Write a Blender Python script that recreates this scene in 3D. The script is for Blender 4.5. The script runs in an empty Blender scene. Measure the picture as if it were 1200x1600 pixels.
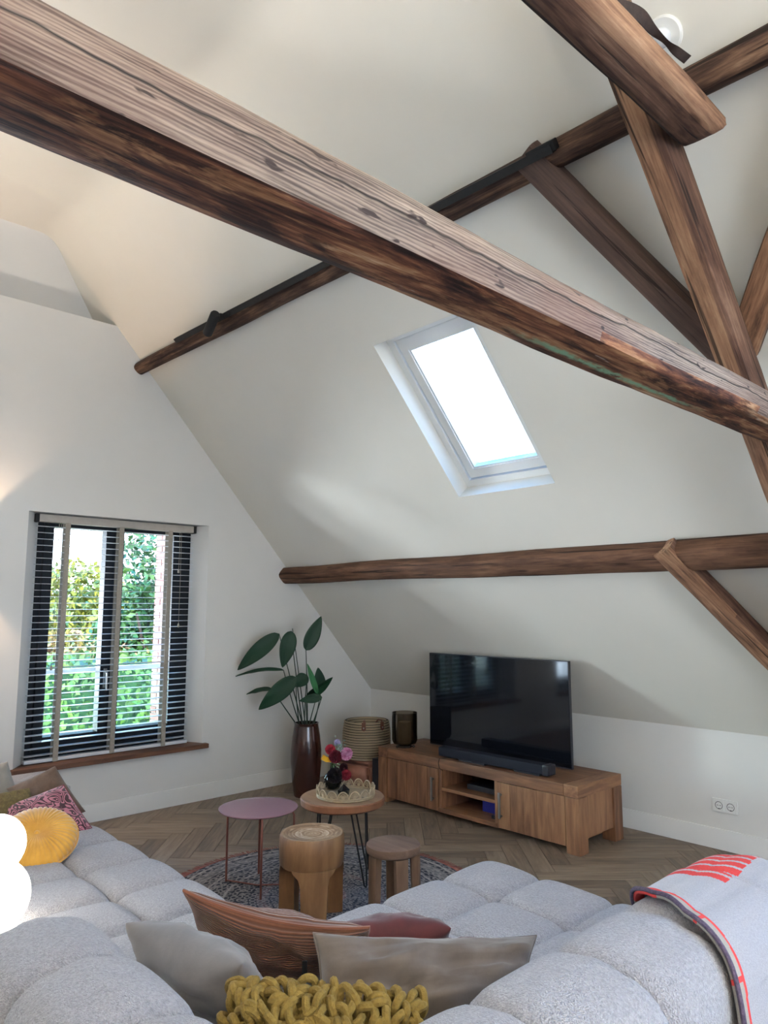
import bpy, bmesh, math, random
from mathutils import Vector, Matrix, noise
random.seed(7)
S_ = bpy.context.scene
COL = S_.collection
V = Vector
PI = math.pi

# ------------------------------------------------------------------ camera
CAM = V((5.3334, -4.7969, 1.5))
YAW, PITCH, ROLL, FPX = -0.8205, 0.1312, -0.0006, 1133.1
FW = V((math.sin(YAW)*math.cos(PITCH), math.cos(YAW)*math.cos(PITCH), math.sin(PITCH)))
_r = V((math.cos(YAW), -math.sin(YAW), 0)); _u = _r.cross(FW)
RT = _r*math.cos(ROLL)+_u*math.sin(ROLL); UP = -_r*math.sin(ROLL)+_u*math.cos(ROLL)
cd = bpy.data.cameras.new('camera'); cam = bpy.data.objects.new('camera', cd); COL.objects.link(cam)
m3 = Matrix((RT, UP, -FW)).transposed()
cam.matrix_world = Matrix.Translation(CAM) @ m3.to_4x4()
cd.sensor_fit = 'VERTICAL'; cd.sensor_height = 36.0; cd.sensor_width = 27.0
cd.lens = FPX/1600*36.0; cd.clip_start = 0.05; cd.clip_end = 200
S_.camera = cam
S_.view_settings.view_transform = 'Standard'; S_.view_settings.look = 'None'
S_.view_settings.gamma = 1; S_.view_settings.exposure = 0.62
S_.view_settings.use_curve_mapping = False

def ray(px, py): return FW + RT*((px-600)/FPX) - UP*((py-800)/FPX)
def on_plane(px, py, n, c):
    d = ray(px, py); n = V(n); return CAM + d*((c-n.dot(CAM))/n.dot(d))
def on_x(px, py, c): return on_plane(px, py, (1, 0, 0), c)
def on_y(px, py, c): return on_plane(px, py, (0, 1, 0), c)
def on_z(px, py, c): return on_plane(px, py, (0, 0, 1), c)
def at_d(px, py, d): return CAM + ray(px, py)*d

# room constants: gable wall x=0, knee wall y=0, floor z=0
HK, TS = 0.724, 1.1095
ANG = math.atan(TS); CA, SA = math.cos(ANG), math.sin(ANG)
def SL(x, s, o=0.0):            # point on the roof slope: s up the slope, o towards the room
    return V((x, -s*CA - o*SA, HK + s*SA - o*CA))
def s_of(y, o=0.0): return (-y - o*SA)/CA
def on_slope(px, py, o):
    n = V((0, SA, CA)); return on_plane(px, py, n, HK*CA - o)

# ------------------------------------------------------------------ world + daylight
w = bpy.data.worlds.new('sky'); S_.world = w; w.use_nodes = True
nt = w.node_tree; nt.nodes.clear()
wo = nt.nodes.new('ShaderNodeOutputWorld'); bg = nt.nodes.new('ShaderNodeBackground')
tc = nt.nodes.new('ShaderNodeTexCoord'); sx = nt.nodes.new('ShaderNodeSeparateXYZ')
rp = nt.nodes.new('ShaderNodeValToRGB')
rp.color_ramp.elements[0].position = 0.0; rp.color_ramp.elements[0].color = (0.82, 0.90, 1.0, 1)
rp.color_ramp.elements[1].position = 0.7; rp.color_ramp.elements[1].color = (0.05, 0.38, 1.0, 1)
nt.links.new(tc.outputs['Generated'], sx.inputs[0]); nt.links.new(sx.outputs['Z'], rp.inputs[0])
nt.links.new(rp.outputs[0], bg.inputs['Color']); bg.inputs['Strength'].default_value = 8.5
nt.links.new(bg.outputs[0], wo.inputs['Surface'])

def look_rot(d, up='Y'): return V(d).to_track_quat('-Z', up).to_euler()
def area(name, loc, d, sx_, sy_, power, col, portal=False, spread=180):
    l = bpy.data.lights.new(name, 'AREA'); l.shape = 'RECTANGLE'; l.size = sx_; l.size_y = sy_
    l.energy = power; l.color = col; l.spread = math.radians(spread)
    o = bpy.data.objects.new(name, l); COL.objects.link(o); o.location = loc; o.rotation_euler = look_rot(d)
    if portal: l.cycles.is_portal = True
    return o
sun = bpy.data.lights.new('sun', 'SUN'); sun.energy = 7.0; sun.angle = 0.01; sun.color = (1, .93, .8)
so = bpy.data.objects.new('sun', sun); COL.objects.link(so); so.rotation_euler = look_rot((-.5, .66, -.56))
# daylight through the second gable window (left of the frame), then added lamps at unseen openings and in the garden
area('daylight_gable_window', (-0.36, -4.75, 1.30), (1, 0.12, 0.10), 1.35, 1.70, 170, (.62, .79, 1.0))
area('added_roof_lamp', (6.1, -1.60, 2.62), (0, -.743, -.669), 1.3, 1.1, 30, (.40, .64, 1.0))  # added lamp at a made-up roof window, cools the sofa tops
area('added_door_lamp', (9.1, -4.4, 1.15), (-1, .1, .12), 2.4, 2.1, 10, (.62, .79, 1.0))  # added fill lamp behind the viewer, at a made-up door
area('added_garden_lamp', (-3.2, -3.85, 1.02), (3.2, 1.7, .05), 1.1, 1.0, 440, (.86, .93, 1.0))  # added lamp outside the window, stands in for light from the garden
area('portal_window', (-0.30, -2.5, 1.30), (1, 0, 0), 1.4, 1.76, 1, (1, 1, 1), portal=True)
_p = SL(2.70, 2.53, -.27); area('portal_skylight', _p, (0, -SA, -CA), .8, 1.12, 1, (1, 1, 1), portal=True)

# ------------------------------------------------------------------ helpers
def srgb(h):
    h = h.lstrip('#'); out = []
    for i in (0, 2, 4):
        c = int(h[i:i+2], 16)/255; out.append(c/12.92 if c <= .04045 else ((c+.055)/1.055)**2.4)
    return tuple(out)+(1,)

def col4(c): return srgb(c) if isinstance(c, str) else (tuple(c)+(1,) if len(c) == 3 else c)
class NT:
    def __init__(s, name):
        s.m = bpy.data.materials.new(name); s.m.use_nodes = True
        s.n = s.m.node_tree.nodes; s.l = s.m.node_tree.links
        s.b = s.n['Principled BSDF']; s.tc = s.n.new('ShaderNodeTexCoord')
    def node(s, t, ins=None, **kw):
        n = s.n.new(t)
        for k, v in kw.items(): setattr(n, k, v)
        for k, v in (ins or {}).items():
            if isinstance(v, bpy.types.NodeSocket): s.l.new(v, n.inputs[k])
            else: n.inputs[k].default_value = v
        return n
    def mapping(s, scale=(1, 1, 1), coord='Object', loc=(0, 0, 0), rot=(0, 0, 0)):
        return s.node('ShaderNodeMapping', {'Vector': s.tc.outputs[coord], 'Scale': scale, 'Location': loc, 'Rotation': rot}).outputs[0]
    def noise(s, vec, scale=5, detail=4, rough=.5, dist=0):
        return s.node('ShaderNodeTexNoise', {'Vector': vec, 'Scale': scale, 'Detail': detail, 'Roughness': rough, 'Distortion': dist}).outputs['Fac']
    def ramp(s, fac, stops, interp='LINEAR'):
        n = s.node('ShaderNodeValToRGB', {'Fac': fac}); r = n.color_ramp; r.interpolation = interp
        while len(r.elements) < len(stops): r.elements.new(.5)
        for e, (p, c) in zip(r.elements, stops): e.position = p; e.color = col4(c)
        return n.outputs[0]
    def mix(s, fac, a, b, mode='MIX'):
        n = s.n.new('ShaderNodeMix'); n.data_type = 'RGBA'; n.blend_type = mode
        for i, v in ((0, fac), (6, a), (7, b)):
            if isinstance(v, bpy.types.NodeSocket): s.l.new(v, n.inputs[i])
            else: n.inputs[i].default_value = v if i == 0 else col4(v)
        return n.outputs[2]
    def math(s, op, a, b=0.0, c=0.0):
        n = s.n.new('ShaderNodeMath'); n.operation = op
        for i, v in enumerate((a, b, c)):
            if isinstance(v, bpy.types.NodeSocket): s.l.new(v, n.inputs[i])
            else: n.inputs[i].default_value = v
        return n.outputs[0]
    def sep(s, vec):
        return s.node('ShaderNodeSeparateXYZ', {0: vec}).outputs
    def bump(s, h, strength=.3, dist=.01):
        n = s.node('ShaderNodeBump', {'Height': h, 'Strength': strength, 'Distance': dist}); s.l.new(n.outputs[0], s.b.inputs['Normal'])
    def set(s, **kw):
        for k, v in kw.items():
            k = {'base': 'Base Color', 'rough': 'Roughness', 'metal': 'Metallic', 'spec': 'Specular IOR Level', 'trans': 'Transmission Weight',
                 'ior': 'IOR', 'sheen': 'Sheen Weight', 'em': 'Emission Color', 'ems': 'Emission Strength', 'coat': 'Coat Weight', 'alpha': 'Alpha', 'sss': 'Subsurface Weight'}[k]
            if isinstance(v, bpy.types.NodeSocket): s.l.new(v, s.b.inputs[k])
            elif isinstance(v, (tuple, list, str)): s.b.inputs[k].default_value = col4(v)
            else: s.b.inputs[k].default_value = v
        return s

def mat(name, c1, c2=None, scale=8, rough=.6, bump=0, bscale=60, bdist=.004, stretch=(1, 1, 1), coord='Object', **kw):
    t = NT(name); mp = t.mapping(stretch, coord)
    if c2: t.set(base=t.ramp(t.noise(mp, scale, 5, .6), [(.3, c1), (.7, c2)]))
    else: t.set(base=c1)
    if bump: t.bump(t.noise(mp, bscale, 3, .6), bump, bdist)
    t.set(rough=rough, **kw)
    return t.m

def wood(name, stops, k=1.0, rough=.6, bump=.25, axis=0, big=1.4, rnd=False, ring=9):
    """streaky timber, grain along object axis"""
    t = NT(name)
    st = [ring*k]*3; st[axis] = .9*k
    off = (0, 0, 0)
    mp = t.mapping(tuple(st))
    st2 = [3.2*big]*3; st2[axis] = 1.0*big
    mb = t.mapping(tuple(st2), loc=(1.7, .4, 2.2))
    if rnd:
        oi = t.node('ShaderNodeObjectInfo')
        ad = t.node('ShaderNodeVectorMath', {0: mp}, operation='ADD'); sc = t.node('ShaderNodeCombineXYZ', {0: t.math('MULTIPLY', oi.outputs['Random'], 40.), 1: t.math('MULTIPLY', oi.outputs['Random'], 17.)})
        t.l.new(sc.outputs[0], ad.inputs[1]); mp = ad.outputs[0]
    f1 = t.noise(mp, 2.6, 8, .62, .6); f2 = t.noise(mb, 1.3, 5, .6, .8)
    f = t.math('ADD', t.math('MULTIPLY', f1, .62), t.math('MULTIPLY', f2, .38))
    if rnd: f = t.math('ADD', f, t.math('MULTIPLY', t.math('SUBTRACT', oi.outputs['Random'], .5), .17))
    t.set(base=t.ramp(f, stops), rough=rough)
    st3 = [60*k]*3; st3[axis] = 2.2*k
    t.bump(t.math('ADD', t.noise(t.mapping(tuple(st3)), 1.5, 4, .6, .4), f1), bump, .006)
    return t.m

class MB:
    """collects shapes; build() links them as one mesh object"""
    def __init__(s): s.bm = bmesh.new(); s.mi = 0
    def _f(s, vs, smooth=True):
        try:
            f = s.bm.faces.new(vs); f.material_index = s.mi; f.smooth = smooth; return f
        except ValueError: return None
    def box(s, c, size, R=None, bev=0):
        c = V(c); h = V(size)/2; vs = []
        for dx in (-1, 1):
            for dy in (-1, 1):
                for dz in (-1, 1):
                    p = V((dx*h.x, dy*h.y, dz*h.z)); vs.append(s.bm.verts.new(c + (R @ p if R else p)))
        fs = [s._f([vs[i] for i in q], False) for q in ((0, 1, 3, 2), (4, 6, 7, 5), (0, 4, 5, 1), (2, 3, 7, 6), (0, 2, 6, 4), (1, 5, 7, 3))]
        if bev:
            es = list({e for f in fs for e in f.edges})
            r = bmesh.ops.bevel(s.bm, geom=es, offset=bev, segments=2, affect='EDGES', profile=.6)
            for f in r['faces']: f.material_index = s.mi; f.smooth = True
        return s
    def b2(s, a, b, **k):
        a = V(a); b = V(b); return s.box((a+b)/2, [abs(b[i]-a[i]) for i in range(3)], **k)
    def rings(s, rs, close=True, cap0=True, cap1=True):
        L = [[s.bm.verts.new(p) for p in r] for r in rs]; n = len(L[0])
        for a, b in zip(L, L[1:]):
            for i in range(n if close else n-1):
                j = (i+1) % n; s._f([a[i], a[j], b[j], b[i]])
        if cap0: s._f(list(reversed(L[0])))
        if cap1: s._f(L[-1])
        return s
    def tube(s, pts, r, n=8, r2=None, caps=True, closed=False):
        pts = [V(p) for p in pts]; N = len(pts); rs = []
        t0 = (pts[1]-pts[0]).normalized()
        ref = V((0, 0, 1)) if abs(t0.z) < .9 else V((1, 0, 0))
        a = t0.cross(ref).normalized()
        for i, p in enumerate(pts):
            if closed: t = (pts[(i+1) % N]-pts[i-1])
            else: t = pts[min(i+1, N-1)]-pts[max(i-1, 0)]
            t.normalize(); a = (a - t*a.dot(t)).normalized(); b = t.cross(a)
            rr = r if r2 is None else r+(r2-r)*i/(N-1)
            if isinstance(r, (list, tuple)): rr = r[i]
            rs.append([p+(a*math.cos(2*PI*k/n)+b*math.sin(2*PI*k/n))*rr for k in range(n)])
        if closed: rs.append(rs[0]); return s.rings_closed(rs[:-1])
        return s.rings(rs, cap0=caps, cap1=caps)
    def rings_closed(s, rs):
        L = [[s.bm.verts.new(p) for p in r] for r in rs]; n = len(L[0]); N = len(L)
        for q in range(N):
            a, b = L[q], L[(q+1) % N]
            for i in range(n):
                j = (i+1) % n; s._f([a[i], a[j], b[j], b[i]])
        return s
    def lathe(s, prof, n=32, c=(0, 0, 0), wob=0, cap0=True, cap1=True, R=None):
        c = V(c); rs = []
        for r, z in prof:
            ring = []
            for k in range(n):
                a = 2*PI*k/n; q = r*(1+(wob*(noise.noise(V((math.cos(a)*1.7, math.sin(a)*1.7, 3.1)))) if wob else 0))
                p = V((q*math.cos(a), q*math.sin(a), z)); ring.append(c + (R @ p if R else p))
            rs.append(ring)
        return s.rings(rs, cap0=cap0, cap1=cap1)
    def sphere(s, c, r, n=16, sc=(1, 1, 1)):
        pr = [(max(1e-4, math.sin(PI*i/n))*r, -math.cos(PI*i/n)*r) for i in range(n+1)]
        c = V(c); rs = [[c+V((q*math.cos(2*PI*k/(2*n))*sc[0], q*math.sin(2*PI*k/(2*n))*sc[1], z*sc[2])) for k in range(2*n)] for q, z in pr]
        return s.rings(rs)
    def quad(s, a, b, c, d): 
        s._f([s.bm.verts.new(V(p)) for p in (a, b, c, d)], False); return s
    def grid(s, P, nu, nv, smooth=True):
        L = [[s.bm.verts.new(P(i/nu, j/nv)) for j in range(nv+1)] for i in range(nu+1)]
        for i in range(nu):
            for j in range(nv): s._f([L[i][j], L[i+1][j], L[i+1][j+1], L[i][j+1]], smooth)
        return s
    def mesh(s, name, mats, sharp=40):
        bm = s.bm; bmesh.ops.recalc_face_normals(bm, faces=bm.faces)
        if sharp:
            th = math.radians(sharp)
            for e in bm.edges:
                if len(e.link_faces) == 2 and e.calc_face_angle(0) > th: e.smooth = False
        me = bpy.data.meshes.new(name); bm.to_mesh(me); bm.free()
        for m in (mats if isinstance(mats, (list, tuple)) else [mats]): me.materials.append(m)
        return me
    def build(s, name, mats, parent=None, loc=None, sharp=40):
        return link(name, s.mesh(name, mats, sharp), parent, loc)

def link(name, me, parent=None, loc=None):
    o = bpy.data.objects.new(name, me); COL.objects.link(o)
    if parent: o.parent = parent
    if loc is not None: o.location = loc
    return o
def tag(o, label=None, cat=None, group=None, kind=None):
    if label: o['label'] = label
    if cat: o['category'] = cat
    if group: o['group'] = group
    if kind: o['kind'] = kind
    return o
def thing(name, label, cat, loc=(0, 0, 0), rz=0, group=None):
    o = bpy.data.objects.new(name, None); COL.objects.link(o); o.empty_display_size = .05
    o.location = loc; o.rotation_euler = (0, 0, rz)
    return tag(o, label, cat, group)
def struct(o): o['kind'] = 'structure'; return o
def rotz(a): return Matrix.Rotation(a, 3, 'Z')

# ------------------------------------------------------------------ materials
PLASTER = mat('plaster_warm', '#d6d3ca', '#dad7ce', 2, .85, .08, 220, .002)
WALLW = mat('plaster_white', '#d2d1ce', '#d6d5d2', 2, .85, .06, 200, .002)
PAINTW = mat('white_paint', '#e2e2e0', None, rough=.45)
WHITEPLASTIC = mat('white_plastic', '#dcdcd9', None, rough=.35)
BLACKFRAME = mat('black_window_frame', (.008, .010, .014), (.012, .014, .018), 20, .6, spec=.2)
BLACKMETAL = mat('black_metal', (.009, .009, .010), (.014, .014, .014), 30, .6, .1, spec=.25)
GREYTAPE = mat('grey_tape', '#9c968c', '#8b857b', 60, .8, .2, 300)
SLATM = mat('blind_slat', '#cfd2d6', '#c6c9ce', 6, .35)
OAKFLOOR = wood('oak_floor', [(.34, '#574a3f'), (.5, '#756555'), (.66, '#8c7c6a')], k=1.3, rough=.5, bump=.12, rnd=True)
JOINT = mat('floor_joint', '#3a3028', '#2e261f', 20, .8)
SILLWOOD = wood('walnut_sill', [(.36, '#472d20'), (.5, '#5f3f2d'), (.64, '#77533c')], k=1.4, axis=1, bump=.1)
def tie_grey():
    t = NT('beam_weathered_face')
    mp = t.mapping((.8, 7, 14)); g = t.noise(mp, 2.2, 8, .65, 1.0)
    mw = t.mapping((.7, 9, 9)); 
    wv = t.node('ShaderNodeTexWave', {'Vector': mw, 'Scale': 5.0, 'Distortion': 7.0, 'Detail': 4.0, 'Detail Scale': 1.6, 'Detail Roughness': .6}, wave_type='BANDS', bands_direction='Z')
    fine = t.noise(t.mapping((3, 60, 90)), 1.5, 4, .6)
    f = t.math('ADD', t.math('ADD', t.math('MULTIPLY', g, .55), t.math('MULTIPLY', wv.outputs['Fac'], .14)), t.math('MULTIPLY', fine, .30))
    base = t.ramp(f, [(.36, '#3a2f2a'), (.45, '#62544b'), (.55, '#7f6f63'), (.68, '#988879')])
    big = t.noise(t.mapping((.9, 1, 1), loc=(3, 0, 0)), 1.6, 3, .5)
    base = t.mix(t.ramp(big, [(.42, (0, 0, 0)), (.62, (1, 1, 1))]), base, t.mix(.35, base, '#6d3f2a'))
    z = t.sep(t.tc.outputs['Object'])
    wob = t.math('MULTIPLY', t.math('SUBTRACT', t.noise(t.mapping((1.2, 0, 0)), 1.5, 4, .6), .5), .07)
    d = t.math('ABSOLUTE', t.math('SUBTRACT', z[2], t.math('ADD', wob, .006)))
    ck = t.ramp(d, [(.0, (1, 1, 1)), (.0035, (0, 0, 0))])
    wm = t.ramp(t.noise(t.mapping((14, 40, 40)), 1.0, 2, .5), [(.66, (0, 0, 0)), (.7, (1, 1, 1))])
    base = t.mix(ck, base, '#140c09'); base = t.mix(wm, base, '#2a1a14')
    t.set(base=base, rough=.75)
    h = t.math('SUBTRACT', f, t.math('MULTIPLY', ck, 1.5)); t.bump(h, .45, .008)
    return t.m
def tie_dark():
    t = NT('beam_red_brown_underside')
    mp = t.mapping((1.0, 8, 8)); g = t.noise(mp, 2.2, 9, .68, 1.1)
    b = t.noise(t.mapping((.8, 3.5, 3.5), loc=(.6, 2, 0)), 2.0, 6, .6, .9)
    fine = t.noise(t.mapping((3, 55, 55)), 1.5, 5, .65, .5)
    f = t.math('ADD', t.math('ADD', t.math('MULTIPLY', g, .33), t.math('MULTIPLY', b, .42)), t.math('MULTIPLY', fine, .25))
    base = t.ramp(f, [(.38, '#140d0d'), (.435, '#2e1d1a'), (.475, '#523327'), (.515, '#704735'), (.555, '#946a4b'), (.61, '#bd9c7d')])
    pa = t.noise(t.mapping((1.5, 7, 7), loc=(5, 1, 3)), 2.0, 6, .65, .5)
    base = t.mix(t.math('MULTIPLY', t.ramp(pa, [(.54, (0, 0, 0)), (.60, (1, 1, 1))]), .75), base, t.ramp(fine, [(.35, '#6d4530'), (.6, '#a87f5c')]))
    base = t.mix(t.math('MULTIPLY', t.ramp(pa, [(.40, (1, 1, 1)), (.46, (0, 0, 0))]), .75), base, t.ramp(fine, [(.35, '#150d0e'), (.65, '#3a2420')]))
    z = t.sep(t.tc.outputs['Object'])
    # left-over streak of green paint low on the beam
    wx = t.math('MULTIPLY', t.math('SUBTRACT', t.noise(t.mapping((6, 6, 6)), 3, 5, .7), .5), .03)
    band = t.ramp(t.math('ABSOLUTE', t.math('ADD', t.math('SUBTRACT', z[1], .028), wx)), [(.006, (1, 1, 1)), (.013, (0, 0, 0))])
    rng = t.ramp(t.math('ABSOLUTE', t.math('SUBTRACT', z[0], TIE_GREEN)), [(.33, (1, 1, 1)), (.55, (0, 0, 0))])
    gm = t.math('MULTIPLY', t.math('MULTIPLY', band, rng), t.ramp(t.noise(t.mapping((9, 30, 30)), 2, 5, .7), [(.36, (0, 0, 0)), (.5, (1, 1, 1))]))
    base = t.mix(gm, base, '#7fa487')
    pl = t.ramp(t.noise(t.mapping((3, 16, 16), loc=(4, 1, 1)), 2, 4, .6), [(.68, (0, 0, 0)), (.73, (1, 1, 1))])
    base = t.mix(t.math('MULTIPLY', pl, .55), base, '#b3a89c')
    t.set(base=base, rough=.8, spec=.25); t.bump(f, .5, .01)
    return t.m
TIE_GREEN = .95
TIEG, TIED = tie_grey(), tie_dark()
def old_wood(name, stops, kn=True, rough=.65, crack=.0):
    t = NT(name)
    f1 = t.noise(t.mapping((1.1, 11, 11)), 2.2, 9, .66, 1.0); f2 = t.noise(t.mapping((1.2, 4, 4), loc=(2, 3, 1)), 1.7, 5, .6, .7)
    fine = t.noise(t.mapping((2.5, 60, 60)), 1.5, 5, .65, .4)
    f = t.math('ADD', t.math('ADD', t.math('MULTIPLY', f1, .40), t.math('MULTIPLY', f2, .35)), t.math('MULTIPLY', fine, .25))
    base = t.ramp(f, stops)
    ck = t.ramp(t.noise(t.mapping((.7, 26, 26)), 1.3, 3, .5, .3), [(.365, (1, 1, 1)), (.40, (0, 0, 0))])
    base = t.mix(t.math('MULTIPLY', ck, .8), base, '#120a07')
    vo = t.node('ShaderNodeTexVoronoi', {'Vector': t.mapping((3.2, 13, 13)), 'Scale': 1.0})
    kn_ = t.ramp(vo.outputs['Distance'], [(.08, (1, 1, 1)), (.17, (0, 0, 0))])
    base = t.mix(t.math('MULTIPLY', kn_, .6), base, '#24130c')
    t.set(base=base, rough=.8, spec=.25); t.bump(t.math('SUBTRACT', f, ck), .45, .008)
    return t.m
PURL = old_wood('purlin_dark_wood', [(.38, '#1a1210'), (.45, '#33241f'), (.52, '#4f3a2f'), (.58, '#6e5544'), (.65, '#8c725c')])
PURL2 = old_wood('purlin_brown_wood', [(.36, '#352219'), (.47, '#553c2e'), (.56, '#6d503e'), (.66, '#856750')])
RAFT = old_wood('rafter_brown_wood', [(.37, '#3a2923'), (.43, '#634838'), (.50, '#83624c'), (.57, '#9a785e'), (.65, '#b19377')])
RAFTD = old_wood('rafter_dark_face', [(.37, '#2a1c18'), (.45, '#4b352c'), (.53, '#684d3f'), (.62, '#8b6f5b')])
BRACED = old_wood('brace_grey_brown', [(.32, '#3a2e2a'), (.48, '#55443d'), (.64, '#6e5a50')])
BOUCLE = NT('boucle_fabric')
_mp = BOUCLE.mapping((1, 1, 1)); _n = BOUCLE.noise(_mp, 190, 3, .65)
_vo = BOUCLE.node('ShaderNodeTexVoronoi', {'Vector': _mp, 'Scale': 230.})
BOUCLE.set(base=BOUCLE.ramp(BOUCLE.noise(_mp, 120, 4, .7), [(.3, '#989496'), (.7, '#c3bfc0')]), rough=.95, sheen=.25)
BOUCLE.bump(BOUCLE.math('ADD', _n, BOUCLE.math('MULTIPLY', _vo.outputs['Distance'], .7)), .95, .008); BOUCLE = BOUCLE.m
TEAK = wood('teak', [(.36, '#5c3c28'), (.5, '#7d573c'), (.64, '#966f4e')], k=1.2, rough=.5, bump=.12, rnd=True)
TEAKV = wood('teak_upright', [(.36, '#573825'), (.5, '#765138'), (.64, '#90694a')], k=1.2, rough=.5, bump=.12, axis=2, rnd=True)
TEAKY = wood('teak_end_grain', [(.36, '#573825'), (.5, '#765138'), (.64, '#90694a')], k=1.2, rough=.5, bump=.12, axis=1, rnd=True)
STEEL = mat('brushed_steel', '#8d8d8c', '#a2a2a0', 40, .35, metal=.9, stretch=(1, 1, .05))

# ------------------------------------------------------------------ room shell
XR, YF = 9.2, -7.21      # right end wall, front knee wall
SC = s_of(-3.15)         # slope length up to the flat ceiling
ZC = 4.2190
W1 = (-3.196, -1.799, .437, 2.170)      # gable window (seen)
W2 = (-5.45, -4.05, .437, 2.170)        # gable window left of the frame

# left wall with two openings
m = MB()
for y0, y1 in ((YF-.3, W2[0]), (W2[1], W1[0]), (W1[1], .3)): m.b2((-.35, y0, -.2), (0, y1, 3.66))
SPL, SPR = .115, .075            # splay of the reveals
for wv in (W1, W2):
    m.b2((-.35, wv[0], -.2), (0, wv[1], wv[2]-.03)); m.b2((-.35, wv[0], wv[3]), (0, wv[1], 3.66))
    for y, d in ((wv[0], SPL), (wv[1], -SPR)):
        m.rings([[V((0, y, z)), V((-.16, y+d, z)), V((-.35, y+d, z)), V((-.35, y, z))] for z in (wv[2]-.03, wv[3])])
for f in m.bm.faces: f.smooth = False
struct(m.build('wall_left', WALLW))
m = MB()      # leaning wall of the recess above the gable wall
a0, a1 = V((0.0, 0, 4.245)), V((-.34, 0, 3.60))
nrm = V((-.89, 0, .46))
for yy in ((-5.2, -2.4),):
    ps = []
    for q in (a0, a1):
        for y in yy: ps.append(V((q.x, y, q.z)))
    lo = [ps[0], ps[1], ps[3], ps[2]]
    m.rings([lo, [q+nrm*.12 for q in lo]])
struct(m.build('wall_niche', WALLW))
m = MB(); m.b2((-.35, 0, -.2), (XR+.3, .3, HK)); struct(m.build('wall_back', WALLW))
m = MB(); m.b2((-.35, YF-.3, -.2), (XR+.3, YF, HK)); struct(m.build('wall_front', WALLW))
m = MB(); DOOR = (-5.8, -3.0, 2.25)
m.b2((XR, YF-.3, -.2), (XR+.3, DOOR[0], 4.6)); m.b2((XR, DOOR[1], -.2), (XR+.3, .3, 4.6)); m.b2((XR, DOOR[0], DOOR[2]), (XR+.3, DOOR[1], 4.6))
struct(m.build('wall_right', WALLW))
# roof slope with the skylight opening
SKX0, SKX1, SKS0, SKS1 = 2.315, 3.032, 1.985, 3.085
def slope_block(m, x0, x1, s0, s1, o0=0, o1=-.3):
    r = []
    for o in (o0, o1): r.append([SL(x0, s0, o), SL(x1, s0, o), SL(x1, s1, o), SL(x0, s1, o)])
    m.rings(r)
m = MB()
XA, XB = -.6, XR+.3
COVE = .10                       # soft plaster cove where slope meets the flat ceiling
RWX, RWS = (5.45, 6.75), (1.95, 3.05)
SE = SC-COVE
slope_block(m, XA, SKX0, -.02, SE); slope_block(m, SKX1, RWX[0], -.02, SE); slope_block(m, RWX[1], XB, -.02, SE)
slope_block(m, SKX0, SKX1, -.02, SKS0); slope_block(m, SKX0, SKX1, SKS1, SE)
slope_block(m, RWX[0], RWX[1], -.02, RWS[0]); slope_block(m, RWX[0], RWX[1], RWS[1], SE)
for f in m.bm.faces: f.smooth = False
pA, pC = SL(0, SE), V((0, -3.15-COVE, ZC)); pB = SL(0, SC); rs = []
for i in range(13):
    t = i/12; q = pA.lerp(pB, t).lerp(pB.lerp(pC, t), t); rs.append([V((XA, q.y, q.z)), V((XB, q.y, q.z))])
rs = [[r[0], r[1], r[1]+V((0, .1, .3)), r[0]+V((0, .1, .3))] for r in rs]
m.rings(rs)
struct(m.build('ceiling', PLASTER))
m = MB(); m.b2((XA, -4.06, ZC), (XB, -3.15-COVE, ZC+.2)); struct(m.build('ceiling', PLASTER))
def FL(x, s, o=0.0):
    p = SL(x, s, o); return V((p.x, YF-p.y, p.z))
m = MB()      # other roof slope
m.rings([[FL(XA, -.02, o), FL(XB, -.02, o), FL(XB, SC, o), FL(XA, SC, o)] for o in (0, -.3)])
for f in m.bm.faces: f.smooth = False
struct(m.build('ceiling', PLASTER))
fr = MB()
for y in (DOOR[0]+.04, -4.4, DOOR[1]-.04): fr.b2((XR+.1, y-.04, 0), (XR+.18, y+.04, DOOR[2]))
for z in (.04, DOOR[2]-.04): fr.b2((XR+.1, DOOR[0]+.08, z-.04), (XR+.18, -4.44, z+.04)); fr.b2((XR+.1, -4.36, z-.04), (XR+.18, DOOR[1]-.08, z+.04))
struct(fr.build('added_door_1', BLACKFRAME))  # unseen door frame, added as the opening for the fill lamp
# baseboards
m = MB(); m.b2((0, YF, 0), (.015, -.015, .125), bev=.003); struct(m.build('baseboard_left', PAINTW))
m = MB(); m.b2((0, -.015, 0), (XR, 0, .125), bev=.003); struct(m.build('baseboard_back', PAINTW))

# floor: herringbone planks, each a part
m = MB(); m.b2((-.35, YF-.3, -.25), (XR+.3, .3, -.006)); floor = struct(m.build('floor', JOINT))
PL, PW, GAP = .60, .12, .0018
R45 = math.radians(47)
ca, sa = math.cos(R45), math.sin(R45)
def to_w(p): return V((p[0]*ca - p[1]*sa + 1.13, p[0]*sa + p[1]*ca - 2.0))
def clip(poly, ax, val, keep_less):
    out = []
    for i, a in enumerate(poly):
        b = poly[(i+1) % len(poly)]
        ia = (a[ax] <= val) == keep_less or a[ax] == val; ib = (b[ax] <= val) == keep_less or b[ax] == val
        if ia: out.append(a)
        if ia != ib: t_ = (val-a[ax])/(b[ax]-a[ax]); out.append(a.lerp(b, t_))
    return out
pm = MB(); pm.b2((-PL/2+GAP, -PW/2+GAP, -.006), (PL/2-GAP, PW/2-GAP, 0), bev=.0008); PLANK = pm.mesh('plank', OAKFLOOR)
rest = MB(); nplank = 0
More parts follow.
